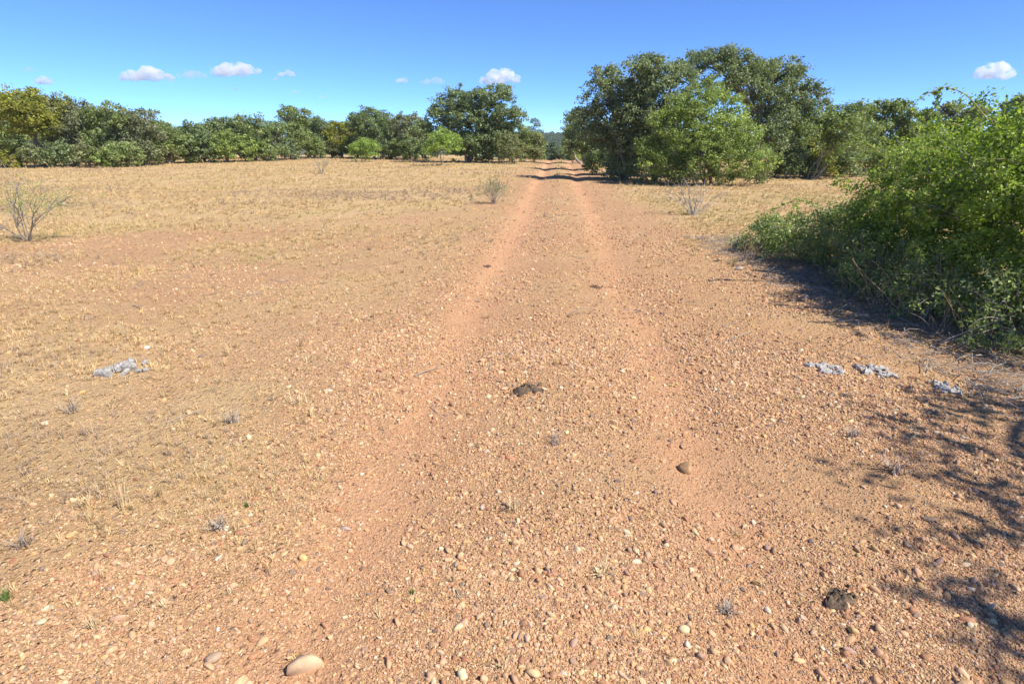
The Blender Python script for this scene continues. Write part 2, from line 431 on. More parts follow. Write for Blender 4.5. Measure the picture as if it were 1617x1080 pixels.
def clumps(rng, lobes, density, cr, low=-0.35, shell=0.5):
    """clump centres on and in the lobes (x, y, z, rx, ry, rz)"""
    C = []
    for lb in lobes:
        c = np.array(lb[:3]); r = np.array(lb[3:6])
        n = max(4, int(density * (r[0] * r[1] + r[0] * r[2] + r[1] * r[2]) / 3 * 4 * math.pi))
        d = rng.normal(size=(n * 3, 3)); d /= np.linalg.norm(d, axis=1)[:, None]
        d = d[(d[:, 2] > low) | (rng.random(len(d)) < 0.25)][:n]
        q = rng.uniform(shell, 1.0, len(d)) ** 0.7 * (1 + 0.16 * rng.normal(size=len(d)))
        C.append(c + d * q[:, None] * r)
    C = np.concatenate(C)
    return C, cr * rng.uniform(0.6, 1.35, len(C))

def make_tree(name, base, lobes, mat, seed, label, cat='tree', group=None, leaf=0.14, dens=3.2, cr=0.36, per=44, stems=1,
              trunk_r=0.12, twigs=40, bark='bark', crown_name='crown', lean=(0, 0), fork=0.35, low=-0.35, flat=0.65):
    rng = np.random.default_rng(seed)
    root = empty(name, base); setp(root, label, cat, group)
    lobes = [tuple(np.array(l, float)) for l in lobes]               # local to base
    C, R = clumps(rng, lobes, dens, cr, low)
    keep = C[:, 2] > 0.06; C, R = C[keep], R[keep]
    V, Fc, v = leaves(rng, C, R, per, leaf, flat)
    V[:, 2] = np.maximum(V[:, 2], 0.01)
    obj(crown_name, mesh_arrays(crown_name, V, Fc, 4, False, v), M[mat], root)
    T = Tubes(6); zc = np.mean([l[2] for l in lobes]); top = max(l[2] + l[5] for l in lobes)
    cen = np.mean([l[:2] for l in lobes], axis=0)
    for s in range(stems):
        b0 = rng.normal(0, 0.12 * (stems > 1) + 0.0, 3); b0[2] = -0.15
        f = np.array([cen[0] * 0.5 + lean[0], cen[1] * 0.5 + lean[1], zc * fork * 1.6]) + rng.normal(0, 0.12 + 0.1 * (stems > 1), 3) * np.array([1, 1, 0.4])
        p = curve(rng, b0, f, 0, 0.07, 6); rr = np.linspace(trunk_r * 1.25, trunk_r * 0.75, 6) / (stems ** 0.4); rr[0] *= 1.25
        T.add(p, rr)
        for l in lobes[s::stems]:
            tip = np.array(l[:3]) + np.array([0, 0, l[5] * 0.4])
            q = curve(rng, p[-1], tip, rng.uniform(-0.05, 0.12), 0.09, 7)
            T.add(q, np.linspace(trunk_r * 0.6, trunk_r * 0.12, 7) / (stems ** 0.4))
    for k in rng.choice(len(C), min(twigs, len(C)), False):
        li = np.argmin([np.linalg.norm(C[k] - np.array(l[:3])) for l in lobes]); l = lobes[li]
        T.add(curve(rng, np.array(l[:3]) + rng.normal(0, 0.15, 3) * np.array(l[3:6]), C[k] + (C[k] - np.array(l[:3])) * 0.12, 0.05, 0.09, 5), np.linspace(trunk_r * 0.22, trunk_r * 0.05, 5))
    obj('trunk', T.mesh('trunk'), M[bark], root)
    return root

def auto_lobes(rng, w, h, cb=0.28, n=9, depth=0.9):
    """lobes filling a crown w wide and h tall whose foliage starts at cb*h"""
    out = []; z0, z1 = cb * h, h
    for k in range(n):
        t = (k + 0.5) / n
        z = z0 + (z1 - z0) * (0.18 + 0.66 * t)
        env = math.sin(math.pi * min(1, 0.22 + 0.62 * t)) ** 0.8
        a = k * 2.4 + rng.uniform(-0.5, 0.5); rr = rng.uniform(0.10, 0.34) * w * env
        r = w * rng.uniform(0.15, 0.24) * (0.75 + 0.35 * env)
        r = min(r, (z1 - z0) * 0.36)
        out.append((math.cos(a) * rr, math.sin(a) * rr * depth, min(z, z1 - r * 0.75), r * 1.1, r * 1.05, r * 0.8))
    return out

def px_lobes(base, circles, rng, dscale=1.0):
    """circles (px, py, radius px[, depth offset m]) at the distance of the base -> local lobes"""
    zc = project(base)[2]; out = []
    for c in circles:
        d = RCAM @ Vector(((c[0] - CX) / F, -(c[1] - CY) / F, -1))
        dv = c[3] if len(c) > 3 else rng.uniform(-0.5, 0.5) * dscale
        yy = base[1] + dv; t = yy / d.y
        p = np.array([d.x * t, d.y * t, CAMZ + d.z * t]); r = c[2] * zc / F
        out.append((*(p - base), r, r * 1.05, r * 0.85))
    return out

TREES = []
def tree_px(px, w, top, base_y, mat, label, seed, cb=0.28, n=9, group=None, **kw):
    b = ground_at(px, base_y); h = height_to(b, top); wm = w * project(b)[2] / F
    rng = np.random.default_rng(seed + 1000)
    return make_tree('oak_tree', b, auto_lobes(rng, wm, h, cb, n), mat, seed, label, group=group, **kw)

def shrub_px(px, w, top, base_y, mat, label, seed, name='shrub', cat='shrub', group=None, n=6, **kw):
    b = ground_at(px, base_y); h = height_to(b, top); wm = w * project(b)[2] / F
    rng = np.random.default_rng(seed + 1000)
    kw = dict(dict(leaf=0.10, dens=5.0, cr=0.28, per=34, stems=4, trunk_r=0.035, twigs=16, crown_name='foliage', low=-0.8), **kw)
    return make_tree(name, b, auto_lobes(rng, wm, h, 0.02, n), mat, seed, label, cat, group, **kw)

GL = 'oaks along the far edge of the field'
# --- the wood behind the left field
tree_px(66, 142, 140, 265, 'yell', 'broad oak with sunlit yellow green crown above grey trunks, at the field edge', 1, 0.34, 11, GL, stems=3, per=32, trunk_r=0.11)
tree_px(-28, 100, 160, 263, 'oak', 'dark oak standing against the broad yellow green oak', 2, 0.15, 9, GL, stems=2)
tree_px(126, 82, 147, 263, 'grey', 'grey green oak rising from behind the yellow green oak', 3, 0.12, 9, GL, stems=2)
tree_px(176, 78, 154, 263, 'oak', 'round topped dark oak next to the grey green oak', 4, 0.12, 9, GL, stems=2)
tree_px(222, 86, 165, 262, 'grey', 'dull green oak with grey trunks in the sloping part of the tree row', 5, 0.10, 10, GL, stems=3)
tree_px(268, 70, 188, 259, 'oak', 'low oak at the end of the sloping tree row', 6, 0.06, 8, GL, stems=2)
tree_px(318, 66, 191, 257, 'oakd', 'small dark oak where the tree row is lowest', 7, 0.05, 8, GL, stems=2)
tree_px(358, 66, 178, 256, 'oakd', 'dark green oak with a pointed top', 8, 0.08, 9, GL)
tree_px(402, 66, 178, 255, 'oak', 'green oak with an open crown showing bits of sky', 9, 0.08, 9, GL)
tree_px(436, 48, 187, 254, 'oakd', 'narrow dark oak leaning on the tall green oak', 10, 0.06, 7, GL)
tree_px(470, 74, 163, 252, 'oak', 'tall green oak with a pale straight trunk standing over its row', 11, 0.20, 10, GL, trunk_r=0.16)
tree_px(508, 50, 179, 250, 'oakd', 'dark oak between the tall pale trunked oak and the yellowish one', 12, 0.08, 8, GL)
tree_px(540, 52, 187, 250, 'yell', 'low yellowish oak behind the feathery green tree', 13, 0.06, 8, GL)
tree_px(592, 84, 165, 251, 'oakd', 'oak with dark broken crown behind the two feathery trees', 14, 0.14, 10, GL, stems=2)
tree_px(648, 66, 176, 252, 'grey', 'greyish thin leaved oak with bare tips beside the big double oak', 15, 0.10, 9, GL, stems=2)
rng = np.random.default_rng(5)
b = ground_at(738, 257)
make_tree('oak_tree', b, px_lobes(b, [(705, 175, 26), (722, 158, 22), (735, 190, 32), (757, 160, 24), (782, 152, 22), (795, 145, 13), (765, 185, 30), (800, 180, 22), (815, 183, 15),
          (715, 210, 28), (690, 185, 16), (745, 225, 28), (780, 215, 30), (812, 212, 22), (735, 236, 22), (770, 238, 22), (796, 232, 22), (690, 225, 22), (668, 205, 18)], rng), 'oakd', 16,
          'biggest oak behind the field, wide dark crown with pale trunks', group=GL, stems=3, trunk_r=0.16, per=46, dens=3.6)
tree_px(826, 46, 196, 256, 'oak', 'light green oak sloping down towards the dirt track', 17, 0.04, 8, GL, stems=2)
tree_px(846, 34, 179, 250, 'oakd', 'slim dark oak beside the gap where the track disappears', 18, 0.10, 7, GL)
shrub_px(760, 70, 218, 257, 'oakd', 'dark shrub hiding the foot of the biggest oak', 21, n=7)
shrub_px(808, 62, 208, 259, 'oliv', 'olive grey rounded shrub in front of the biggest oak', 19, n=7, cr=0.22)
FRONT = [(66, 'the broad yellow green oak'), (126, 'the grey green oak'), (176, 'the round topped dark oak'), (222, 'the dull green oak with grey trunks'), (268, 'the low oak ending the sloping row'), (318, 'the small dark oak in the dip'),
         (358, 'the pointed dark oak'), (402, 'the open crowned oak'), (436, 'the narrow leaning oak'), (470, 'the tall pale trunked oak'), (508, 'the oak beside the tall pale trunked one'), (540, 'the low yellowish oak'),
         (592, 'the oak with broken crown'), (648, 'the greyish thin leaved oak'), (738, 'the biggest oak'), (846, 'the slim oak by the track gap')]
def beside(px): return min(FRONT, key=lambda f: abs(f[0] - px))[1]
# rear row, seen between and above the front trees
GR = 'rear oaks of the wood behind the field'
for k, (px, w, top, by, mt) in enumerate([(30, 90, 158, 259, 'oakd'), (100, 80, 156, 258, 'oakd'), (150, 80, 162, 257, 'oak'), (205, 70, 172, 256, 'oakd'), (250, 80, 188, 255, 'oakd'),
        (295, 60, 196, 252, 'oak'), (340, 70, 190, 252, 'oak'), (385, 70, 186, 251, 'oakd'), (425, 60, 190, 250, 'oak'), (490, 60, 182, 248.5, 'oakd'), (525, 60, 188, 248.5, 'oakd'),
        (562, 60, 184, 249, 'oak'), (622, 60, 180, 250, 'oakd'), (668, 60, 184, 250, 'oakd')]):
    tree_px(px, w, top, by, mt, f"{'dark' if mt == 'oakd' else 'mid green'} rear oak showing just behind {beside(px)}", 40 + k, 0.03, 9, GR, stems=2, per=40, twigs=14, leaf=0.16)
# undergrowth along the wood's edge
GU = 'undergrowth shrubs along the wood edge'
for k, (px, w, top, by, mt, lab) in enumerate([
        (8, 44, 236, 266, 'yell', 'low yellow green shrub at the foot of the wood'), (60, 40, 240, 266, 'oliv', ''), (100, 44, 238, 265, 'oakd', ''), (140, 40, 240, 265, 'oliv', ''),
        (165, 36, 243, 265, 'brig', 'bright green low shrub between grey oak trunks'), (200, 44, 236, 264, 'oak', ''), (236, 40, 240, 262, 'oliv', ''),
        (266, 34, 235, 258.5, 'yell', 'small yellow green shrub standing out where the row dips'), (300, 40, 226, 258, 'oak', ''), (330, 44, 220, 257.5, 'oakd', ''), (356, 40, 215, 257, 'brig', 'light green shrub under the pointed oak'),
        (388, 42, 224, 256, 'brig', 'light green shrub under the open crowned oak'), (420, 40, 228, 255, 'oak', ''), (450, 36, 226, 253, 'oakd', ''), (497, 42, 228, 251, 'oak', ''),
        (528, 36, 226, 250, 'oliv', ''), (556, 36, 226, 250, 'oakd', ''), (610, 44, 226, 252, 'oakd', ''), (640, 40, 228, 253, 'oak', ''), (668, 36, 228, 254, 'oakd', ''), (845, 32, 222, 256, 'oliv', '')]):
    shrub_px(px, w * 1.45, top - 12, by, mt, lab or f"{dict(oliv='olive', oakd='dark', oak='green').get(mt)} undergrowth shrub at the foot of {beside(px)}", 80 + k, group=GU, leaf=0.14, per=30, twigs=10)
# feathery bright trees on the field
shrub_px(574, 60, 219, 256, 'mesq', 'bright feathery flat topped small tree on the field, wider than tall', 111, 'feathery_tree', 'tree', n=7, leaf=0.10, cr=0.24, per=44, stems=3, low=-0.1, dens=5)
b = ground_at(698, 262)
make_tree('feathery_tree', b, px_lobes(b, [(698, 216, 15, 0), (684, 226, 15), (714, 224, 15), (676, 236, 11), (724, 236, 11), (700, 234, 16, -0.2)], rng, 0.6), 'mesq', 112,
          'bright feathery tree with round light crown and thin pale stems on the field', leaf=0.10, cr=0.24, per=44, stems=4, trunk_r=0.035, dens=5, twigs=50, crown_name='foliage', bark='twig')

# --- trees right of the track
GRR = 'trees crowding the right side of the track'
def hero(base_px, base_py, circles, mat, seed, label, name='oak_tree', dsc=1.0, **kw):
    b = ground_at(base_px, base_py); r = np.random.default_rng(seed)
    kw = dict(dict(leaf=0.095, dens=5.2, cr=0.30, per=56, stems=2, trunk_r=0.13, twigs=90), **kw)
    return make_tree(name, b, px_lobes(b, circles, r, dsc), mat, seed, label, group=GRR, **kw)
hero(985, 284, [(955, 118, 18), (945, 150, 26), (972, 140, 28), (928, 178, 24), (960, 185, 34), (995, 150, 30), (990, 200, 36), (935, 215, 28), (965, 235, 32), (1000, 250, 34), (948, 113, 10), (975, 262, 26), (1010, 225, 32), (1005, 175, 34)], 'oakl', 201,
     'dark oak whose jutting top branch hangs over the dirt track', stems=3)
hero(1030, 287, [(1008, 112, 24), (1030, 102, 20), (1020, 140, 34), (1048, 118, 24), (1055, 150, 34), (1025, 185, 38), (1040, 220, 34), (1015, 235, 34), (1060, 190, 34), (1050, 250, 34), (1075, 130, 26)], 'oakl', 202,
     'upright dark oak with twiggy tips in the middle of the trackside clump', stems=2)
hero(1190, 281, [(1100, 105, 22), (1125, 98, 22), (1150, 92, 20), (1170, 105, 26), (1200, 112, 26), (1232, 118, 28), (1260, 125, 24), (1285, 150, 20), (1215, 150, 38), (1250, 165, 34), (1180, 140, 36),
     (1145, 130, 34), (1270, 175, 24), (1298, 165, 12), (1230, 195, 32), (1195, 200, 34), (1080, 115, 20), (1215, 225, 34), (1240, 245, 28), (1275, 200, 22)], 'oakl', 203,
     'largest oak of the trackside clump, broad grey green dome behind the light green tree', stems=3, trunk_r=0.2, fork=0.5)
hero(1125, 293, [(1112, 146, 24), (1132, 160, 30), (1060, 245, 24), (1065, 200, 24), (1150, 210, 36), (1120, 235, 38), (1210, 255, 18), (1095, 178, 28), (1155, 185, 28), (1120, 205, 36), (1175, 212, 26), (1085, 220, 28), (1195, 238, 20), (1150, 240, 34), (1105, 250, 36), (1180, 262, 26), (1140, 272, 26), (1085, 270, 24), (1040, 225, 22), (1030, 260, 24), (1045, 185, 20), (1015, 235, 20), (1060, 170, 20), (1085, 165, 22)], 'brig', 204,
     'light yellow green tree leafed to the ground in front of the dark oaks', stems=5, trunk_r=0.06, leaf=0.08, per=62, low=-0.8, cr=0.26)
hero(935, 268, [(912, 185, 16), (925, 200, 20), (905, 212, 16), (920, 228, 20), (938, 240, 22), (900, 235, 13), (945, 215, 20)], 'oakd', 205, 'dark trackside oak further along where the track dips', per=52, leaf=0.11, low=-0.7)
hero(922, 259, [(905, 190, 12), (898, 205, 10), (908, 216, 14), (900, 230, 12)], 'oak', 206, 'smaller oak beside the dip of the track, behind the dark one', per=50, leaf=0.12)
shrub_px(905, 32, 224, 258, 'brig', 'small light green shrub at the track edge where it dips', 207, n=6)
hero(1275, 284, [(1285, 190, 22), (1310, 195, 22), (1335, 200, 24), (1350, 185, 20), (1325, 180, 20), (1300, 215, 16), (1365, 210, 20), (1310, 225, 20), (1340, 230, 22), (1280, 215, 18)], 'oak', 208,
     'arching green tree with slanting bare stems at the small field edge', stems=5, trunk_r=0.045, per=50, lean=(0.2, 0), fork=0.3)
hero(1390, 272, [(1365, 185, 22), (1395, 178, 22), (1420, 172, 16), (1435, 185, 14), (1380, 210, 26), (1410, 205, 24), (1350, 215, 22), (1440, 215, 22), (1375, 240, 24), (1415, 240, 24)], 'oak', 209,
     'round green oak behind the small field past the thorny bush', stems=2, leaf=0.13, per=50)
hero(1490, 268, [(1470, 190, 18), (1500, 180, 18), (1530, 185, 20), (1480, 210, 26), (1515, 210, 26), (1500, 240, 28)], 'grey', 210, 'pale oak peeking over the big thorny bush, next to the round oak', leaf=0.13, per=50)
hero(1620, 268, [(1605, 172, 18), (1625, 165, 18), (1645, 175, 22), (1590, 190, 20), (1620, 200, 30), (1640, 230, 30), (1600, 235, 26)], 'oakd', 211, 'dark oak just showing over the top of the big thorny bush', leaf=0.13, per=50)
shrub_px(1292, 62, 228, 281, 'yell', 'yellow green shrub glowing in the gap under the arching tree', 212, n=7)
shrub_px(1340, 70, 222, 280, 'oakd', 'dark shrub closing the gap beside the yellow green shrub', 213, n=7)
for k, (px, w, top, by, mt, lab) in enumerate([(1268, 60, 236, 281, 'oakd', 'dark shrub between the largest oak and the yellow green shrub'), (1385, 70, 232, 278, 'oak', 'green shrub under the round green oak'), (1440, 80, 228, 276, 'oakd', 'dark shrub behind the flank of the thorny bush'),
        (1315, 60, 238, 278, 'oakd', 'dark shrub behind the yellow green shrub'), (1225, 60, 236, 281, 'oak', 'green shrub just behind the light green tree')]):
    shrub_px(px, w, top, by, mt, lab, 240 + k, group='shrubs closing the gap right of the track trees', n=8, leaf=0.10, per=44)
shrub_px(1245, 50, 240, 283, 'oakd', 'dark shrub in the shade under the largest oak', 214, n=6)
shrub_px(1000, 60, 248, 289, 'oakd', 'dark low shrub at the track side under the dark oaks', 215, n=7, leaf=0.085, per=44)
shrub_px(935, 44, 238, 275, 'oak', 'green shrub at the track side beyond the dark low shrub', 218, n=7)
shrub_px(965, 48, 240, 281, 'oakd', 'dark shrub at the track side between two others', 219, n=7)
shrub_px(1080, 60, 255, 294, 'oliv', 'olive shrub at the near foot of the light green tree', 220, n=7, leaf=0.08, per=44)
shrub_px(1050, 54, 236, 291, 'brig', 'light green shrub between the dark oak and the light green tree', 216, n=7, leaf=0.08, per=48)
shrub_px(1195, 44, 262, 291, 'oliv', 'olive shrub at the outer foot of the light green tree', 217, n=6, leaf=0.08, per=44)
for k, (px, w, top, by) in enumerate([(1080, 70, 150, 280), (960, 60, 175, 277), (1300, 90, 186, 275), (1440, 90, 192, 270), (1250, 90, 180, 276), (1560, 90, 195, 266)]):
    tree_px(px, w, top, by, 'oakd', 'dark oak deep in the thicket, behind ' + ('the light green tree', 'the oak with the jutting branch', 'the arching tree', 'the round green oak', 'the largest oak of the clump', 'the big thorny bush')[k], 230 + k, 0.02, 9, 'inner oaks of the right thicket', stems=2, per=40, twigs=14, leaf=0.16)
# trees beyond the crest of the track
for k, (x, y, w, h, mt) in enumerate([(-3.5, 78, 4.5, 5.0, 'oak'), (-1.0, 92, 5, 5.5, 'far'), (2.6, 96, 5, 6.0, 'oak'), (-5.5, 100, 6, 6, 'oakd'), (0.8, 112, 7, 6.5, 'far'), (5.5, 85, 5, 6, 'oakd'), (-7, 70, 4.5, 5, 'oakd')]):
    b = np.array([x, y, float(H(x, y))])
    make_tree('oak_tree', b, auto_lobes(np.random.default_rng(300 + k), w, h, 0.03, 8), mt, 300 + k, ('green oak just past the dip, field side', 'pale oak far down the slope in the track gap', 'green oak far down the slope on the thicket side', 'dark oak far down the slope on the field side', 'palest and farthest oak closing the track gap', 'dark oak past the dip on the thicket side', 'dark oak past the dip behind the slim oak')[k], 'tree', 'oaks past the dip of the track', leaf=0.22, per=40, twigs=10)

# far wooded ridge: one mass
def far_wood():
    rng = np.random.default_rng(77); protos = []
    for k in range(3):
        lob = auto_lobes(rng, 7, 6, 0.0, 7); C, R = clumps(rng, lob, 0.9, 0.8); V, Fc, v = leaves(rng, C, R, 16, 0.5)
        protos.append(bpy.data.objects.new('far_crown', mesh_arrays('far_crown', V, Fc, 4, False, v))); protos[-1].data.materials.append(M['far'])
    c = proto_collection('far_crowns', protos)
    n = 5200; y = rng.uniform(150, 900, n); x = (rng.random(n) - 0.5) * 2 * (0.30 * y)
    P = np.stack([x, y, H(x, y, False) - 0.5], 1); s = rng.uniform(0.7, 1.3, n)
    rot = np.stack([np.zeros(n), np.zeros(n), rng.uniform(0, 6.28, n)], 1)
    scatter('distant_wood', c, P, rot, np.stack([s, s, s * rng.uniform(0.8, 1.15, n)], 1), rng.integers(0, 3, n), np.ones((n, 4)), M['far'],
            'blue green wooded ridge on the horizon beyond the track', 'wood')
far_wood()

# ------------------------------------------------------------------ the thorny bush and its neighbours (right foreground)
def bush(name, base_uv, lobes_uv, mat, seed, label, group=None, leaf=0.032, dens=16, cr=0.14, per=34, stems=6, tw=160, canes=0, cat='shrub', low=-0.9, stem_r=0.026):
    rng = np.random.default_rng(seed)
    bx, by = uv(*base_uv); base = np.array([bx, by, float(H(bx, by))])
    lob = []
    for (u, v, z, ru, rv, rz) in lobes_uv:
        x, y = uv(u, v); lob.append((x - bx, y - by, z, ru, rv, rz))
    root = setp(empty(name, base), label, cat, group)
    C, R = clumps(rng, lob, dens, cr, low, 0.62); k = C[:, 2] > 0.03; C, R = C[k], R[k]
    tone = np.clip(0.15 + 0.55 * rng.random(len(C)) ** 1.5 + 0.3 * (rng.random(len(C)) < 0.12), 0, 1)
    V, Fc, v = leaves(rng, C, R, per, leaf, 0.8, 0.35, 0.55, tone); V[:, 2] = np.maximum(V[:, 2], 0.008)
    obj('foliage', mesh_arrays('foliage', V, Fc, 4, False, v), M[mat], root)
    for s in range(stems):
        T = Tubes(5); l = lob[s % len(lob)]; b0 = np.array([l[0], l[1], -0.05]) + np.append(rng.normal(0, 0.2, 2), 0)
        T.add(curve(rng, b0, np.array(l[:3]) + rng.normal(0, 0.15, 3), 0.05, 0.1, 7), np.linspace(stem_r, stem_r * 0.3, 7)); obj('stem', T.mesh('stem'), M['twig'], root)
    T = Tubes(4)
    for i_ in rng.choice(len(C), min(tw, len(C)), False):
        li = np.argmin([np.linalg.norm(C[i_] - np.array(l[:3])) for l in lob]); l = np.array(lob[li])
        out = C[i_] - l[:3]
        T.add(curve(rng, l[:3] + out * 0.45, C[i_] + out * rng.uniform(0.02, 0.16), 0.08, 0.07, 6), np.linspace(0.006, 0.0022, 6))
    o = obj('twigs', T.mesh('twigs'), M['twig'], root); o['kind'] = 'stuff'
    for c in range(canes):                                            # long arching canes with leaf pairs
        l = np.array(lob[c % len(lob)]); a = rng.uniform(0, 6.28)
        p0 = l[:3] + np.array([math.cos(a) * l[3] * 0.7, math.sin(a) * l[4] * 0.7, l[5] * 0.55])
        ln = rng.uniform(0.5, 0.95); p1 = p0 + np.array([math.cos(a) * ln, math.sin(a) * ln, rng.uniform(-0.35, 0.15)])
        cane(root, curve(rng, p0, p1, rng.uniform(0.15, 0.35), 0.04, 10), 0.006, rng, leaf)
    return root

def cane(root, pts, r, rng, leaf, mat='bush', nleaf=5):
    T = Tubes(5); T.add(pts, np.linspace(r, r * 0.35, len(pts))); c = obj('cane', T.mesh('cane'), M['cane'], root)
    t = np.linspace(0.12, 1, len(pts) * 2); i0 = np.clip((t * (len(pts) - 1)).astype(int), 0, len(pts) - 2); f = (t * (len(pts) - 1) - i0)[:, None]
    cc = pts[i0] * (1 - f) + pts[i0 + 1] * f
    V, Fc, v = leaves(rng, cc, np.full(len(cc), leaf * 1.1), nleaf, leaf, 1.0, 0.4, 0.55)
    obj('cane_leaves', mesh_arrays('cane_leaves', V, Fc, 4, False, v), M[mat], c)

big = bush('thorny_bush', (5.0, 5.9), [(5.35, 5.1, 1.22, 1.15, 1.1, 1.08), (4.95, 5.6, 0.85, 0.80, 0.9, 0.86), (5.45, 6.3, 1.22, 1.0, 1.0, 0.95), (5.0, 6.8, 0.76, 0.76, 0.8, 0.74),
        (5.4, 7.4, 0.95, 0.95, 0.8, 0.84), (6.4, 5.6, 1.3, 1.2, 1.4, 1.05), (5.05, 4.75, 0.75, 0.7, 0.6, 0.75), (4.9, 7.6, 0.5, 0.55, 0.6, 0.5)], 'bush', 401,
        'big bright green thorny bush with arching canes beside the track', stems=9, tw=420, canes=26, dens=24, per=60, leaf=0.041)
rb = np.random.default_rng(77)
def arch(pix, depth_v, r):
    pts = []
    for (px, py) in pix:
        d = RCAM @ Vector(((px - CX) / F, -(py - CY) / F, -1)); x0, y0 = uv(0, 1); t = depth_v / (d.x * x0 + d.y * y0)
        pts.append(np.array([d.x * t, d.y * t, CAMZ + d.z * t]) - np.array(big.location))
    pts = np.array(pts); s = np.linspace(0, len(pts) - 1, 24); i0 = np.clip(s.astype(int), 0, len(pts) - 2); f = (s - i0)[:, None]
    p = pts[i0] * (1 - f) + pts[i0 + 1] * f
    for _ in range(2): p[1:-1] = (p[:-2] + p[1:-1] * 2 + p[2:]) / 4
    cane(big, p, r, rb, 0.034, nleaf=2)
arch([(1560, 190), (1535, 158), (1515, 143), (1490, 137), (1470, 145), (1450, 158), (1437, 172)], 6.1, 0.006)
arch([(1520, 200), (1484, 188), (1470, 176), (1458, 176), (1448, 186)], 6.2, 0.004)
arch([(1477, 180), (1479, 162), (1483, 150), (1476, 143)], 6.15, 0.004)
bush('low_shrub', (4.35, 8.3), [(4.5, 7.7, 0.38, 0.60, 0.7, 0.42), (4.25, 8.5, 0.30, 0.52, 0.6, 0.36), (4.85, 8.2, 0.45, 0.6, 0.6, 0.42), (4.0, 9.1, 0.22, 0.42, 0.45, 0.26), (4.4, 9.2, 0.28, 0.5, 0.5, 0.3)], 'busl', 402,
     'low dull green shrub trailing from the thorny bush towards the track', stems=5, tw=160, canes=3, dens=28, per=44, leaf=0.038, stem_r=0.012)
bush('fringe_shrub', (4.2, 5.6), [(4.25, 4.6, 0.30, 0.42, 0.6, 0.36), (4.15, 5.4, 0.28, 0.42, 0.6, 0.36), (4.15, 6.2, 0.30, 0.42, 0.6, 0.36), (4.25, 6.9, 0.28, 0.40, 0.5, 0.34)], 'busl', 403,
     'shaded fringe of fine leaves and grey twigs at the foot of the thorny bush', stems=6, tw=200, canes=3, dens=28, per=50, leaf=0.034, stem_r=0.009)
_bx, _by = uv(6.4, -0.1); _c, _s = math.cos(YAW), math.sin(YAW)
def _l(u, v, z, r):
    u, v = u - 0.85, v - 0.5
    return ((u - 6.4) * _c - (v + 0.1) * _s, (u - 6.4) * _s + (v + 0.1) * _c, z, r, r, r * 0.6)
make_tree('oak_tree', np.array([_bx, _by, float(H(_bx, _by))]), [_l(6.3, 1.7, 3.6, 0.75), _l(6.9, 1.0, 4.0, 0.9), _l(6.0, 0.8, 3.9, 0.7), _l(6.9, 0.1, 3.7, 0.9), _l(7.6, 1.6, 3.9, 0.9), _l(5.9, 0.0, 4.1, 0.6), _l(7.8, 0.4, 4.3, 1.0), _l(7.2, 2.2, 3.5, 0.7), _l(6.3, -0.7, 3.9, 0.6), _l(7.1, -0.9, 4.2, 0.8)], 'oak', 405,
          'oak whose dappled shade falls on the gravel beside the track', dens=2.6, per=22, leaf=0.075, cr=0.30, twigs=60)

# ------------------------------------------------------------------ small plants
def bare_stems(name, base, tips, label, seed, mat='twig', r=0.008, sub=3, foliage=None, cat='shrub', leafmat='mesq', nl=30):
    rng = np.random.default_rng(seed); root = setp(empty(name, base), label, cat); tipc = []
    for t in tips:
        T = Tubes(5); t = np.array(t, float); p = curve(rng, (rng.normal(0, 0.02), rng.normal(0, 0.02), -0.03), t, 0.10, 0.06, 8); L = np.linalg.norm(t)
        T.add(p, np.linspace(r, r * 0.3, 8)); tipc.append(p[-1])
        for s in range(sub):
            k = rng.integers(2, 7); q = p[k] + (p[-1] - p[k]) * rng.uniform(0.3, 0.7) + rng.normal(0, 0.16 * L, 3); q[2] = max(q[2], 0.05)
            T.add(curve(rng, p[k], q, 0.05, 0.05, 5), np.linspace(r * 0.5, r * 0.2, 5)); tipc += [q, (q + p[k]) / 2]
        obj('stem', T.mesh('stem'), M[mat], root)
    if foliage:
        C = np.array(tipc); C = C[C[:, 2] > foliage['zmin']]
        V, Fc, v = leaves(rng, C, np.full(len(C), foliage['r']), nl, foliage['leaf'], 0.9, 0.4, 0.28)
        obj('foliage', mesh_arrays('foliage', V, Fc, 4, False, v), M[leafmat], root)
    return root
b = ground_at(46, 381)
bare_stems('sapling', b, [(0.50, 0.1, 0.85), (0.25, -0.1, 1.05), (-0.05, 0.1, 0.95), (-0.35, 0.0, 0.85), (-0.75, -0.1, 0.45), (0.8, 0.2, 0.75), (0.62, -0.3, 0.6)],
           'leaning sapling with crooked grey stems and sparse feathery green tips', 501, r=0.011, sub=11, mat='bark', foliage=dict(zmin=0.5, r=0.2, leaf=0.034), cat='sapling', nl=14)
b = ground_at(1096, 341)
bare_stems('dead_shrub', b, [(math.cos(a) * rr, math.sin(a) * rr, hh) for a, rr, hh in zip(np.linspace(0.2, 3.3, 16), np.tile([0.8, 0.55, 1.0, 0.35], 4), np.tile([0.6, 0.75, 0.5, 0.85], 4))],
           'dead grey shrub of bare arching stems beside the track', 502, r=0.009, sub=5)
b = ground_at(780, 322)
bare_stems('wispy_shrub', b, [(math.cos(a) * rr, math.sin(a) * rr, hh) for a, rr, hh in zip(np.linspace(0, 6, 22), np.tile([0.2, 0.35, 0.12, 0.45], 6), np.tile([0.6, 0.5, 0.65, 0.42], 6))],
           'wispy grey green shrub of thin upright stems at the field edge', 503, r=0.006, sub=4, foliage=dict(zmin=0.08, r=0.07, leaf=0.035), leafmat='oliv', nl=9)
b = ground_at(508, 275)
bare_stems('bare_shrub', b, [(math.cos(a) * 0.5, math.sin(a) * 0.4, hh) for a, hh in zip(np.linspace(0, 6, 10), np.tile([0.8, 0.6], 5))],
           'small leafless shrub alone on the straw field', 504, r=0.012, sub=4, foliage=dict(zmin=0.4, r=0.1, leaf=0.05), leafmat='oliv', nl=3)
b = ground_at(744, 324)
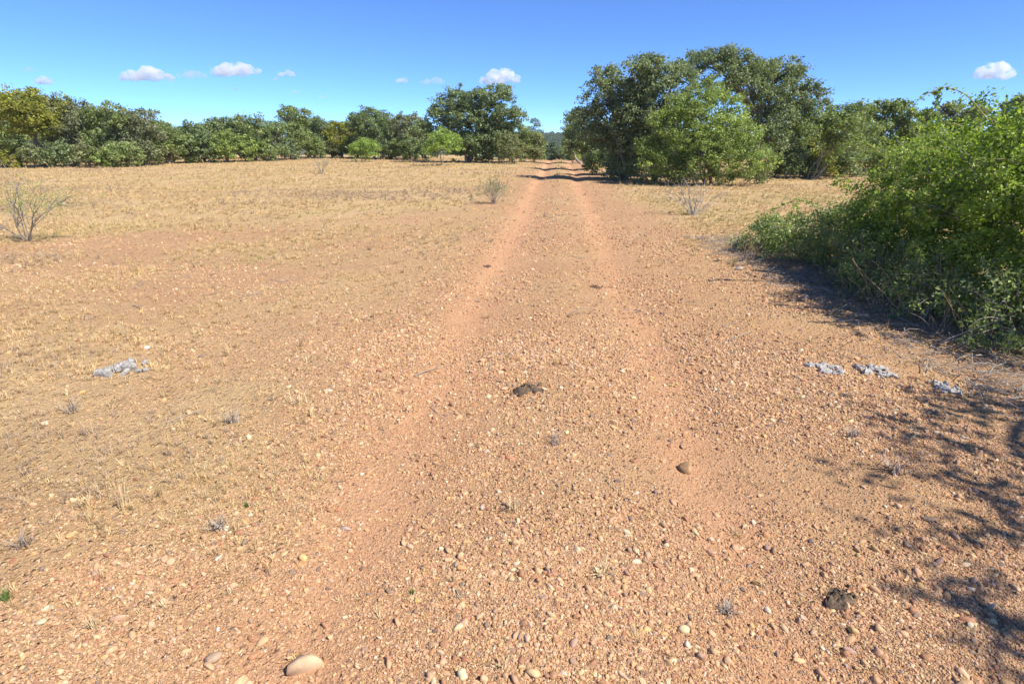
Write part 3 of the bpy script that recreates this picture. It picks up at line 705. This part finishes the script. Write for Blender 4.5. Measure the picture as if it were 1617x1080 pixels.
bare_stems('green_seedling', b, [(0.05, 0, 0.22), (-0.05, 0.03, 0.2), (0.0, -0.05, 0.25)], 'tiny green seedling in the straw beside the wispy shrub', 505, r=0.004, sub=2, foliage=dict(zmin=0.03, r=0.05, leaf=0.04), leafmat='oliv', nl=6, cat='seedling')

# ------------------------------------------------------------------ stones and gravel
def ico(sub):
    bm = bmesh.new(); bmesh.ops.create_icosphere(bm, subdivisions=sub, radius=1)
    V = np.array([v.co for v in bm.verts]); Fc = np.array([[v.index for v in f.verts] for f in bm.faces]); bm.free(); return V, Fc
IV, IF = ico(2)
def stone_mesh(seed, flat=0.62, smooth=True):
    rng = np.random.default_rng(seed); v = IV.copy()
    for _ in range(int(rng.integers(5, 10))):                          # planar cuts make facets
        n = rng.normal(size=3); n /= np.linalg.norm(n); d = rng.uniform(0.45, 0.82)
        s = v @ n; over = np.maximum(0, s - d); v = v - over[:, None] * n * 0.93
    for _ in range(4):
        n = rng.normal(size=3); v = v * (1 + 0.06 * np.sin(v @ n * 2.2 + rng.uniform(0, 6)))[:, None]
    v = v * np.array([1, rng.uniform(0.62, 0.95), flat * rng.uniform(0.75, 1.15)])
    return mesh_arrays('stone', v * 0.5, IF, 3, smooth)                  # about 1 m long, scaled per stone
STONES = [stone_mesh(600 + k, 0.74) for k in range(12)]
for s in STONES: s.materials.append(M['stone'])
PAL = [('tan', (0.526, 0.334, 0.192), 0.50), ('ochre', (0.535, 0.339, 0.142), 0.12), ('cream', (0.605, 0.461, 0.293), 0.10), ('rusty brown', (0.313, 0.147, 0.078), 0.22),
       ('purple grey', (0.312, 0.218, 0.169), 0.07), ('dark grey', (0.127, 0.116, 0.110), 0.04), ('whitish', (0.642, 0.553, 0.403), 0.035)]
PN = [p[0] for p in PAL]; PC = np.array([p[1] for p in PAL]); PW = np.array([p[2] for p in PAL]); PW /= PW.sum()

def gravel_points():
    rng = np.random.default_rng(9); Ps, Ds = [], []
    for (v0, v1, dmin) in [(0.9, 2.0, 0.0062), (2.0, 3.2, 0.0082), (3.2, 5.0, 0.0115), (5.0, 8.0, 0.0165), (8.0, 13.0, 0.025), (13.0, 24.0, 0.04)]:
        A = (v1 * v1 - v0 * v0) * 0.95 + 0.8 * (v1 - v0)
        n = int((5200 if v1 < 3.5 else 6200) * (dmin / 0.012) ** -3.6 * A)
        v = np.sqrt(rng.uniform(v0 * v0, v1 * v1, n)); u = rng.uniform(-1, 1, n) * (0.95 * v + 0.75)
        x, y = uv(u, v); d = np.minimum(dmin * rng.random(n) ** (-1 / 3.6), 0.042)
        rut, grass, lit = zones(x, y); clump = fbm(x / 0.9, y / 0.9, 71)
        p = (1 - 0.78 * rut) * (1 - 0.9 * grass) * (1 - 0.5 * lit) * (0.55 + 1.1 * clump)
        p *= 1 - 0.72 * sm(-x, 1.2, 1.9) * sm(y + 0.6 * clump, 1.8, 2.7)
        p *= 1 - 0.35 * sm(x, 0.9, 1.8) * (d > 0.03)
        k = rng.random(n) < np.clip(p, 0.03, 1)
        Ps.append(np.stack([x[k], y[k]], 1)); Ds.append(d[k])
    return np.concatenate(Ps), np.concatenate(Ds)
GP, GD = gravel_points()
grng = np.random.default_rng(10); n = len(GP)
gz = H(GP[:, 0], GP[:, 1]); grot = np.stack([grng.normal(0, 0.25, n), grng.normal(0, 0.25, n), grng.uniform(0, 6.28, n)], 1)
gscl = GD[:, None] * np.stack([grng.uniform(0.9, 1.5, n), grng.uniform(0.8, 1.15, n), grng.uniform(0.7, 1.2, n)], 1)
gidx = grng.integers(0, len(STONES), n); gpal = grng.choice(len(PAL), n, p=PW)
gcol = np.clip(PC[gpal] * grng.uniform(0.75, 1.2, (n, 1)) * (1 + grng.normal(0, 0.05, (n, 3))), 0.02, 0.85)
gP = np.stack([GP[:, 0], GP[:, 1], gz + gscl[:, 2] * 0.10], 1)
zc = GP[:, 1] * math.cos(PITCH) * 1.0 + CAM_H * math.sin(PITCH)
Rt = np.array(RCAM.transposed()); q = (gP - np.array([0, 0, CAMZ])) @ Rt.T
sx, sy_, dep = CX + F * q[:, 0] / -q[:, 2], CY - F * q[:, 1] / -q[:, 2], -q[:, 2]
inside = (sx > 4) & (sx < 1613) & (sy_ > 240) & (sy_ < 1074)
size_px = GD / dep * F * inside
LAND = [(ground_at(px, py), nm) for px, py, nm in [(487, 1052, 'close to the largest tan stone'), (1325, 948, 'close to the split dung pat'), (832, 617, 'close to the dung pat on the ridge'), (1085, 742, 'near the round brown cobble'),
        (195, 588, 'near the grey slab pile'), (345, 835, 'near the ash grey matted tuft'), (812, 805, 'near the sprawling pale tuft'), (950, 905, 'near the flat straw sprig'), (1150, 968, 'near the root like tuft'), (652, 936, 'near the green sprig in the rut'),
        (195, 800, 'near the upright straw tuft'), (150, 990, 'near the yellow straw tuft'), (1468, 822, 'near the dark flat oval stone'), (545, 834, 'near the flat grey stone'), (728, 899, 'near the orange stone'), (1080, 995, 'near the pale yellow cobble'), (190, 975, 'near the flat reddish tan stone')]]
order = np.argsort(-size_px); solo = order[:270]
mask = np.ones(n, bool); mask[solo] = False
sr, sg, sl = zones(gP[:, 0], gP[:, 1])
for k in solo:
    o = obj('stone', STONES[gidx[k]], None, None, gP[k]); o.rotation_euler = grot[k]; o.scale = gscl[k]; o.color = (*gcol[k], 1)
    where = 'in a sandy wheel rut' if sr[k] > 0.45 else 'among the straw on the field side' if sg[k] > 0.25 else 'on the ridge between the ruts' if abs(gP[k, 0]) < 0.55 else \
            'in the shrub shade' if gP[k, 0] > 2.0 else 'on gravel on the shrub side' if gP[k, 0] > 0 else 'on pebbly gravel on the field side'
    ld = [(np.hypot(*(gP[k, :2] - q[:2])), nm) for q, nm in LAND]; dmin_, nm = min(ld)
    if dmin_ < 0.45: where = nm
    e = gscl[k, 0] / gscl[k, 1]; f = gscl[k, 2] / gscl[k, 1]
    shape = 'long' if e > 1.42 else 'flat' if f < 0.8 else 'chunky' if f > 1.15 else 'rounded'
    size = 'large' if GD[k] > 0.044 else 'middling' if GD[k] > 0.03 else 'small'
    setp(o, f"{size} {shape} {PN[gpal[k]]} stone {where}", 'stone', f'{size} {shape} {PN[gpal[k]]} stones {where}')
protos = []
for k in range(12):
    me2 = stone_mesh(600 + k, 0.80, False); me2.materials.append(M['gravel']); protos.append(bpy.data.objects.new('gravel_stone', me2))
gc = proto_collection('gravel_stones', protos)
scatter('gravel', gc, gP[mask], grot[mask], gscl[mask], gidx[mask], np.concatenate([gcol[mask], np.ones((mask.sum(), 1))], 1), M['gravel'],
        'loose mixed gravel covering the track and its sides', 'gravel')

def one_stone(px, py, wpx, color, label, seed, flat=0.62, asp=0.8, rz=0.0):
    b = ground_at(px, py); s = wpx * project(b)[2] / F
    o = obj('stone', stone_mesh(seed, flat), M['stone'], None, b + np.array([0, 0, s * flat * 0.16])); o.scale = (s, s * asp, s); o.rotation_euler = (0, 0, rz); o.color = (*color, 1)
    return setp(o, label, 'stone')
one_stone(487, 1052, 62, (0.56, 0.42, 0.27), 'largest stone, smooth tan block half sunk in the gravel', 701, 0.62, 0.75, 0.6)
one_stone(1085, 742, 28, (0.30, 0.18, 0.09), 'round brown cobble standing proud on open gravel', 702, 0.85, 0.95)
one_stone(1456, 633, 26, (0.17, 0.115, 0.075), 'flat dark brown stone next to the pale flaky clump', 703, 0.45, 0.7)
one_stone(1468, 822, 26, (0.20, 0.16, 0.12), 'dark flat oval stone at the edge of the dappled shade', 704, 0.4, 0.7)
one_stone(231, 550, 14, (0.75, 0.70, 0.66), 'white stone just beyond the grey slab pile', 705)
one_stone(345, 880, 16, (0.78, 0.75, 0.70), 'narrow white chip on the gravel near grey dry grass', 706, 0.5, 0.5, 1.2)
one_stone(1080, 995, 22, (0.62, 0.52, 0.30), 'pale yellow cobble on the pebbly gravel', 707, 0.7, 0.9)
one_stone(1213, 618, 14, (0.24, 0.15, 0.10), 'small brown stone before the pale flaky clumps', 708)
one_stone(1165, 426, 17, (0.30, 0.30, 0.30), 'grey stone in the shade of the low shrub', 709, 0.5)
one_stone(1272, 471, 16, (0.42, 0.36, 0.31), 'pale grey stone at the rim of the bush shade', 710, 0.5)
one_stone(1366, 502, 14, (0.48, 0.30, 0.19), 'orange tan stone by the dry stalks', 711, 0.7)
one_stone(72, 669, 20, (0.60, 0.44, 0.30), 'cream stone beside grey dead grass on the field side', 712, 0.5)
one_stone(728, 899, 20, (0.50, 0.27, 0.11), 'orange stone on the ridge between the wheel ruts', 713, 0.7)
one_stone(190, 975, 36, (0.46, 0.30, 0.21), 'flat reddish tan stone embedded in the pebbly ground', 714, 0.35, 0.6, 0.5)
one_stone(335, 1040, 34, (0.30, 0.23, 0.17), 'dull brown stone near the largest stone', 715, 0.5, 0.8, 0.9)
one_stone(545, 834, 22, (0.40, 0.36, 0.34), 'flat grey stone in the sandy wheel rut', 716, 0.3, 0.6, -0.3)

# ------------------------------------------------------------------ dung pats and bleached clumps
def lump(rng, w, h, n=18, rings=6, rough=0.25):
    """low irregular mound of radius w/2"""
    V = [(0, 0, h)]; a = np.arange(n) * 2 * math.pi / n
    ed = 1 + 0.22 * np.sin(a * 2 + rng.uniform(0, 6)) + 0.14 * np.sin(a * 3 + rng.uniform(0, 6)) + rng.normal(0, 0.05, n)
    for k in range(1, rings + 1):
        t = k / rings; z = h * (1 - t ** 2.2) * (1 + rng.normal(0, rough, n)) - (0.02 if k == rings else 0)
        r = w / 2 * t * ed * (1 + rng.normal(0, 0.04, n))
        V += list(np.stack([np.cos(a) * r, np.sin(a) * r * 0.8, z], 1))
    Fq = [(0, 1 + j, 1 + (j + 1) % n) for j in range(n)]
    for k in range(rings - 1):
        o = 1 + k * n
        for j in range(n):
            j2 = (j + 1) % n; Fq += [(o + j, o + n + j, o + n + j2), (o + j, o + n + j2, o + j2)]
    return np.array(V), np.array(Fq)

def pat(px, py, wpx, label, seed, mat='dung', hf=0.22, crumbs=8):
    rng = np.random.default_rng(seed); b = ground_at(px, py); w = wpx * project(b)[2] / F
    root = setp(empty('dung_pat', b), label, 'dung')
    V, Fq = lump(rng, w, w * hf, 22, 7, 0.3); obj('crust', mesh_arrays('crust', V, Fq, 3, False), M[mat], root)
    for k in range(crumbs):
        a = rng.uniform(0, 6.28); r = w * rng.uniform(0.3, 0.75); s = w * rng.uniform(0.08, 0.26)
        V, Fq = lump(rng, s, s * 0.45, 9, 3, 0.3); dx, dy = math.cos(a) * r, math.sin(a) * r * 0.8
        o = obj('crumb', mesh_arrays('crumb', V, Fq, 3, False), M[mat], root); o.location = (dx, dy, float(H(b[0] + dx, b[1] + dy)) - b[2] + 0.002)
    return root
pat(832, 617, 42, 'dark crumbly dung pat alone on the gravel ridge between the ruts', 801, crumbs=9)
pat(1325, 948, 58, 'dark split dung pat on the gravel beside the dappled shade', 802, hf=0.16, crumbs=10)
pat(940, 454, 20, 'small flat dark dung scrap further up the gravel ridge', 803, hf=0.12, crumbs=3, mat='dungl')
pat(770, 422, 16, 'small dark dung scrap beside the wheel rut, up the track', 804, hf=0.12, crumbs=3, mat='dungl')

def slab_mesh(rng, w, asp=0.7, th=0.12):
    n = 9; a = np.sort(rng.uniform(0, 6.28, n)); r = w / 2 * rng.uniform(0.7, 1.1, n)
    xy = np.stack([np.cos(a) * r, np.sin(a) * r * asp], 1); t = w * th
    V = [np.column_stack([xy * 0.92, np.full(n, -t / 2)]), np.column_stack([xy, np.full(n, 0.1 * t)]), np.column_stack([xy * 0.86, t / 2 + rng.normal(0, t * 0.15, n)]), np.array([[0, 0, -t / 2], [0, 0, t * 0.55]])]
    V = np.concatenate(V); Fq = []
    for k in range(2):
        for j in range(n):
            j2 = (j + 1) % n; Fq += [(k * n + j, k * n + j2, (k + 1) * n + j2), (k * n + j, (k + 1) * n + j2, (k + 1) * n + j)]
    for j in range(n):
        j2 = (j + 1) % n; Fq += [(3 * n, j2, j), (3 * n + 1, 2 * n + j, 2 * n + j2)]
    return mesh_arrays('slab', V, np.array(Fq), 3, False)

def clump_of(px, py, pieces, label, seed, mat, part, cat, name, k=1.0):
    rng = np.random.default_rng(seed); b = ground_at(px, py); m = project(b)[2] / F
    root = setp(empty(name, b), label, cat); c, s = math.cos(YAW), math.sin(YAW); fs = b[1] / CAM_H    # image rows stretch into depth
    for (dx, dy, w, asp, tilt, z) in pieces:
        du, dv = dx * m, -dy * m * fs; x, y = du * c - dv * s, du * s + dv * c
        o = obj(part, slab_mesh(rng, w * m * k, asp, rng.uniform(0.22, 0.42)), M[mat], root)
        o.location = (x, y, float(H(b[0] + x, b[1] + y)) - b[2] + z * m); o.rotation_euler = (rng.normal(0, 0.12) + tilt, rng.normal(0, 0.15), rng.uniform(0, 6.28))
    return root
clump_of(195, 588, [(-22, 4, 34, 0.8, 0.3, 4), (-8, -2, 32, 0.75, 0.2, 6), (-12, 8, 26, 0.7, 0.4, 3), (6, -3, 30, 0.8, 0.1, 8), (8, 4, 24, 0.7, -0.2, 4), (2, -9, 26, 0.6, 0.15, 10), (13, -15, 18, 0.6, 0.2, 4), (-30, 3, 10, 0.8, 0, 1), (24, 1, 16, 0.7, 0.2, 3), (33, -2, 13, 0.8, 0.1, 3)],
         'pile of weathered grey white slabs on the straw side of the track', 811, 'bleach', 'slab', 'rock', 'rock_pile', 0.86)
fr = np.random.default_rng(5)
for k, (px, py, w, h, lab) in enumerate([(1303, 583, 52, 15, 'pale grey flaky clump nearest the track, dark stone on its edge'), (1384, 587, 50, 16, 'pale grey flaky clump in the middle of three in a row'),
                                         (1490, 614, 42, 17, 'bluish white fibrous clump crossed by a dry grass stem')]):
    pcs = [(fr.uniform(-0.5, 0.5) * w, fr.uniform(-0.5, 0.5) * h * 0.9, fr.uniform(8, 20), fr.uniform(0.35, 0.8), fr.normal(0, 0.15), fr.uniform(1.0, 3.5)) for _ in range(44)]
    pcs = [(dx, dy + dx * 0.16, *r) for dx, dy, *r in pcs if (dx / w * 2) ** 2 + (dy / h * 2) ** 2 < 0.95]
    clump_of(px, py, pcs, lab, 820 + k, 'flake', 'flake', 'dung', 'bleached_dung')
one_stone(1297, 577, 16, (0.20, 0.18, 0.15), 'dark round stone lying on the pale flaky clump by the track', 718, 0.6, 0.8)

# ------------------------------------------------------------------ dry grass
def tuft_mesh(rng, blades, L, spread, width, bend=0.5):
    V, Fc, v = [], [], []; c = 0
    for k in range(blades):
        a = rng.uniform(0, 6.28); ln = L * rng.uniform(0.45, 1.1); out = spread * rng.uniform(0.2, 1.0); w = width * rng.uniform(0.6, 1.3)
        b0 = rng.normal(0, 0.12 * L, 2); d = np.array([math.cos(a), math.sin(a)]); sd = np.array([-d[1], d[0]]) * w / 2; t = rng.uniform(0.2, 0.9)
        for j, f in enumerate((0, 0.5, 1.0)):
            p = b0 + d * out * ln * (f * 0.6 + bend * f * f * 0.6); z = ln * math.sqrt(max(0.02, 1 - min(0.95, out) ** 2)) * (f - 0.22 * bend * f * f)
            ww = (1, 0.8, 0.15)[j]
            V += [(*(p - sd * ww), z), (*(p + sd * ww), z)]
        Fc += [(c, c + 1, c + 3, c + 2), (c + 2, c + 3, c + 5, c + 4)]; v += [t, t]; c += 6
    return mesh_arrays('tuft', np.array(V), np.array(Fc), 4, False, np.array(v))
trng = np.random.default_rng(31)
TUFTS = [tuft_mesh(trng, 18, 0.08, 0.95, 0.0038) for _ in range(3)] + [tuft_mesh(trng, 20, 0.13, 0.7, 0.0032) for _ in range(3)] + [tuft_mesh(trng, 22, 0.16, 0.75, 0.009) for _ in range(3)]
tp = []
for t in TUFTS: t.materials.append(M['straw']); tp.append(bpy.data.objects.new('straw_tuft', t))
tcoll = proto_collection('straw_tufts', tp)
STRAW = np.array([(0.675, 0.510, 0.260), (0.615, 0.443, 0.224), (0.714, 0.567, 0.323), (0.556, 0.404, 0.224), (0.556, 0.462, 0.224), (0.476, 0.360, 0.247)])
def straw_points():
    rng = np.random.default_rng(32); P, S, I, Cc = [], [], [], []
    for (v0, v1, dn, lo, hi, i0, i1) in [(1.2, 3.5, 620, 0.4, 0.9, 0, 3), (3.5, 7.5, 420, 0.55, 1.1, 0, 3), (7.5, 12, 120, 0.8, 1.4, 0, 3), (2.0, 9.0, 9, 0.6, 1.2, 3, 6), (7.5, 13, 90, 0.4, 0.8, 6, 9), (13, 24, 50, 0.5, 0.95, 6, 9), (24, 58, 14, 0.7, 1.2, 6, 9)]:
        A = (v1 * v1 - v0 * v0) * 0.97; n = int(A * dn)
        v = np.sqrt(rng.uniform(v0 * v0, v1 * v1, n)); u = rng.uniform(-1, 1, n) * (0.97 * v + 0.3); x, y = uv(u, v)
        r, g, l = zones(x, y); tex = fbm(x / 1.1, y / 1.1, 81)
        p = np.clip(g * (0.65 + 1.0 * tex) + 0.25 * l + 0.02, 0, 1)
        if v0 < 7: p = p * 1.3
        k = (rng.random(n) < p) & (np.hypot(x + 0, y) > 0.9); x, y = x[k], y[k]; m = len(x)
        s = rng.uniform(lo, hi, m); P.append(np.stack([x, y, H(x, y) - 0.004], 1)); S.append(np.stack([s, s, s * rng.uniform(0.45, 1.0, m) * np.where(rng.random(m) < 0.05, 2.2, 1.0)], 1)); I.append(rng.integers(i0, i1, m))
        pk = 1.5 * fbm(x / 4.5, y / 2.6, 91) + rng.normal(0, 0.30, m)
        ci = np.where((pk > 0.45) & (v0 > 7), 4, np.where(pk < -0.45, 5, rng.integers(0, 4, m))); Cc.append(STRAW[ci] * rng.uniform(0.8, 1.15, (m, 1)))
    return np.concatenate(P), np.concatenate(S), np.concatenate(I), np.concatenate(Cc)
sP, sS, sI, sC = straw_points(); n = len(sP)
scatter('dry_grass', tcoll, sP, np.stack([trng.normal(0, 0.1, n), trng.normal(0, 0.1, n), trng.uniform(0, 6.28, n)], 1), sS, sI, np.concatenate([sC, np.ones((n, 1))], 1), M['straw'],
        'short straw coloured dry grass over the field and track sides', 'grass')

def tuft_px(px, py, wpx, hpx, color, label, seed, blades=46, spread=0.8, cat='grass tuft', w=0.0035):
    b = ground_at(px, py); m = project(b)[2] / F; rng = np.random.default_rng(seed)
    me = tuft_mesh(rng, blades, 1.0, spread, w / (hpx * m), 0.6)
    o = obj('grass_tuft', me, straw_solid(color), None, b); o.scale = (wpx * m * 0.62, wpx * m * 0.62, hpx * m); return setp(o, label, cat)
_ss = {}
def straw_solid(c):
    if c not in _ss:
        m, N, L, P = new_mat('tuft_straw'); av = nd(N, 'ShaderNodeAttribute', attribute_name='v')
        L.new(mixc(N, L, 1.0, c, ramp(N, L, av.outputs['Fac'], [(0, 0.6), (1, 1.25)]), 'MULTIPLY'), P.inputs['Base Color']); P.inputs['Roughness'].default_value = 0.75; P.inputs['Specular IOR Level'].default_value = 0.2; _ss[c] = m
    return _ss[c]
GREY, TAN_, GRN = (0.36, 0.30, 0.25), (0.62, 0.48, 0.28), (0.13, 0.19, 0.05)
for k, (px, py, w, h, c, lab) in enumerate([
    (880, 700, 52, 34, GREY, 'round grey dead tuft between the wheel ruts'), (812, 805, 56, 34, TAN_, 'sprawling pale tuft between the wheel ruts'),
    (195, 800, 50, 52, TAN_, 'upright straw tuft on the field side among thin gravel'), (1150, 968, 56, 26, GREY, 'flat grey root like tuft on the open gravel'), (950, 905, 60, 22, TAN_, 'flat pale straw sprig on the ridge between ruts'),
    (368, 668, 60, 34, GREY, 'grey brown tuft with dark base on the field side'), (115, 650, 62, 30, GREY, 'dark grey matted tuft near the cream stone'), (150, 990, 40, 34, TAN_, 'yellow straw tuft in the pebbly gravel'),
    (345, 835, 60, 24, GREY, 'ash grey matted tuft beside the narrow white chip'), (390, 800, 16, 14, GRN, 'tiny fresh green sprout beside the ash grey tuft'), (652, 936, 16, 14, GRN, 'tiny fresh green sprig in the sandy wheel rut'),
    (10, 945, 40, 24, GRN, 'small green grass patch at the field side edge'), (1410, 745, 90, 34, GREY, 'grey dead tuft in the dappled shade'), (1345, 690, 44, 22, GREY, 'small grey dead tuft at the tip of the dappled shade'),
    (140, 800, 50, 30, TAN_, 'thin straw tuft beside the upright straw tuft'), (40, 860, 60, 34, GREY, 'grey green matted tuft above the green grass patch'), (470, 640, 60, 24, TAN_, 'low straw tuft beyond the sandy wheel rut')]):
    tuft_px(px, py, w, h, c, lab, 900 + k, spread=0.9 if c == GREY else 0.7)
# dry stalks at the foot of the thorny bush
SRNG = np.random.default_rng(55)
for k, (px, py, h, c, lab) in enumerate([(1340, 470, 60, TAN_, 'dry yellow stalks at the foot of the low shrub'), (1385, 492, 85, TAN_, 'tall dry yellow stalks standing before the thorny bush'), (1425, 505, 95, TAN_, 'tallest bent dry stalks before the thorny bush'),
                                         (1480, 530, 60, GREY, 'grey broken stalks under the thorny bush'), (1530, 545, 90, TAN_, 'single file of straw stalks with a yellow base'), (1580, 560, 60, GREY, 'grey matted stalks at the bush foot, half out of shade'),
                                         (1300, 452, 30, GREY, 'short grey stalks in the low shrub shade'), (1185, 405, 40, TAN_, 'pale thin stalks at the tip of the low shrub')]):
    b = ground_at(px, py); m = project(b)[2] / F; tips = [(SRNG.normal(0, 0.30) * h * m * 1.2, SRNG.normal(0, 0.25) * h * m, h * m * SRNG.uniform(0.5, 1.05)) for _ in range(11)]
    rng = np.random.default_rng(950 + k); root = setp(empty('dry_stalks', b), lab, 'dry stalks')
    for t in tips:
        T = Tubes(4); p = curve(rng, (rng.normal(0, 0.06), rng.normal(0, 0.05), -0.02), t, 0.08, 0.06, 6); T.add(p, np.linspace(0.0035, 0.0015, 6)); obj('stalk', T.mesh('stalk'), straw_solid(c), root)
# fallen twigs: litter under the shrubs
def twig_litter():
    rng = np.random.default_rng(66); pr = []
    for k in range(4):
        T = Tubes(4); T.add(curve(rng, (-0.12, 0, 0), (0.12, 0, 0.01), 0.05, 0.08, 5), np.linspace(0.003, 0.0012, 5)); T.add(curve(rng, (0, 0, 0), (0.07, 0.05, 0.015), 0.05, 0.08, 4), np.linspace(0.002, 0.001, 4))
        me = T.mesh('twig'); me.materials.append(M['twig']); pr.append(bpy.data.objects.new('fallen_twig', me))
    n = 2600; u = 3.1 + rng.gamma(2.0, 0.55, n); v = rng.uniform(1.2, 10.5, n); u2 = rng.uniform(-5, 3, 70); v2 = rng.uniform(3, 9, 70); u = np.append(u, u2); v = np.append(v, v2); n = len(u)
    x, y = uv(u, v); s = rng.uniform(0.4, 1.6, n)
    scatter('twig_litter', proto_collection('fallen_twigs', pr), np.stack([x, y, H(x, y) + 0.006], 1), np.stack([rng.normal(0, 0.15, n), rng.normal(0, 0.15, n), rng.uniform(0, 6.28, n)], 1), np.stack([s, s, s], 1), rng.integers(0, 4, n), np.ones((n, 4)), M['twig'],
            'fallen grey twigs littering the ground under the shrubs', 'twigs')
twig_litter()

# ------------------------------------------------------------------ clouds
def cloud_mat(name, density):
    m = bpy.data.materials.new(name); m.use_nodes = True; N, L = m.node_tree.nodes, m.node_tree.links; N.remove(N['Principled BSDF'])
    pv = N.new('ShaderNodeVolumePrincipled'); pv.inputs['Color'].default_value = (0.98, 0.985, 1.0, 1); pv.inputs['Density'].default_value = density; pv.inputs['Anisotropy'].default_value = 0.2
    tc = N.new('ShaderNodeTexCoord'); nz = nd(N, 'ShaderNodeTexNoise', i_Scale=0.011, i_Detail=4.0, i_Roughness=0.6); L.new(tc.outputs['Object'], nz.inputs['Vector'])
    L.new(math_(N, L, 'MULTIPLY', ramp(N, L, nz.outputs['Fac'], [(0.40, 0.0), (0.66, 1.0)]), density), pv.inputs['Density'])
    L.new(pv.outputs[0], N['Material Output'].inputs['Volume']); return m
CM = [cloud_mat('cloud_vapour', 0.020), cloud_mat('thin_cloud_vapour', 0.007)]
for k, (px, py, w, h, thin, lab) in enumerate([
    (232, 116, 88, 22, 0, 'long flat bottomed white cloud above the sloping tree row'), (377, 108, 88, 22, 0, 'long white cloud with a bulging top, highest of the field side clouds'), (794, 120, 60, 24, 0, 'puffy white cloud above the biggest oak'),
    (1568, 111, 42, 24, 0, 'lone puffy white cloud above the thorny bush'), (68, 126, 26, 14, 0, 'small white cloud over the yellow green oak'), (452, 115, 26, 11, 0, 'small white cloud beside the bulging one'),
    (635, 126, 18, 9, 0, 'tiny white cloud beside a faint streak'), (684, 127, 42, 11, 1, 'faint pale streak of cloud beside the puffy one'), (305, 116, 44, 14, 1, 'faint cloud wisp between the two long clouds'),
    (372, 139, 16, 7, 1, 'tiny faint cloud under the bulging cloud'), (468, 144, 15, 7, 1, 'tiny faint cloud over the tall pale trunked oak'), (510, 152, 18, 6, 1, 'faintest cloud scrap low over the wood'), (437, 124, 16, 6, 1, 'thin cloud scrap below the small white one'), (46, 109, 14, 9, 1, 'faint cloud scrap near the small white cloud')]):
    rng = np.random.default_rng(1000 + k); d = RCAM @ Vector(((px - CX) / F, -(py - CY) / F, -1)); D = 9000.0; t = D / d.y
    c = np.array([d.x * t, d.y * t, CAMZ + d.z * t]); m = D / F / math.cos(PITCH) * 1.0
    W, Hh = w * m, h * m; V, Fc = [], []; n0 = 0; v1, f1 = ico(3)
    for j in range(13):
        x = rng.uniform(-0.42, 0.42); env = 1 - (abs(x) / 0.5) ** 1.6; r = Hh * rng.uniform(0.22, 0.42) * (0.45 + 0.65 * env)
        z = -Hh * 0.45 + r * 0.75 + rng.uniform(0, 1) * max(0.0, Hh * 0.9 * env - r * 1.75)
        V.append(v1 * np.array([r * 1.5, r * 1.3, r]) + np.array([x * W, rng.uniform(-0.2, 0.2) * W * 0.6, z])); Fc.append(f1 + n0); n0 += len(v1)
    V = np.concatenate(V); V[:, 2] = np.maximum(V[:, 2], -Hh * 0.45 + 0.0)
    o = obj('cloud', mesh_arrays('cloud', V, np.concatenate(Fc), 3, True), CM[thin], None, c); setp(o, lab, 'cloud', 'fair weather clouds')
    rm = o.modifiers.new('remesh', 'REMESH'); rm.mode = 'VOXEL'; rm.voxel_size = Hh / 14; rm.use_smooth_shade = True
    tx = bpy.data.textures.new('puffs', 'CLOUDS'); tx.noise_scale = Hh * 0.35; tx.noise_depth = 3
    dm = o.modifiers.new('puffs', 'DISPLACE'); dm.texture = tx; dm.strength = Hh * 0.40; dm.mid_level = 0.5

# ------------------------------------------------------------------ haze over the whole place
def haze():
    V = np.array([(x, y, z) for z in (-14, 22) for y in (-700, 9900) for x in (-6900, 6900)], float)
    Fq = np.array([(0, 2, 3, 1), (4, 5, 7, 6), (0, 1, 5, 4), (2, 6, 7, 3), (0, 4, 6, 2), (1, 3, 7, 5)])
    m = bpy.data.materials.new('haze'); m.use_nodes = True; N, L = m.node_tree.nodes, m.node_tree.links; N.remove(N['Principled BSDF'])
    pv = N.new('ShaderNodeVolumePrincipled'); pv.inputs['Color'].default_value = (0.80, 0.90, 1.0, 1); pv.inputs['Density'].default_value = 0.0002; pv.inputs['Anisotropy'].default_value = 0.1
    L.new(pv.outputs[0], N['Material Output'].inputs['Volume'])
    setp(obj('haze', mesh_arrays('haze', V, Fq, 4, False), m), 'thin blue haze in the distance', 'haze', kind='stuff')
haze()
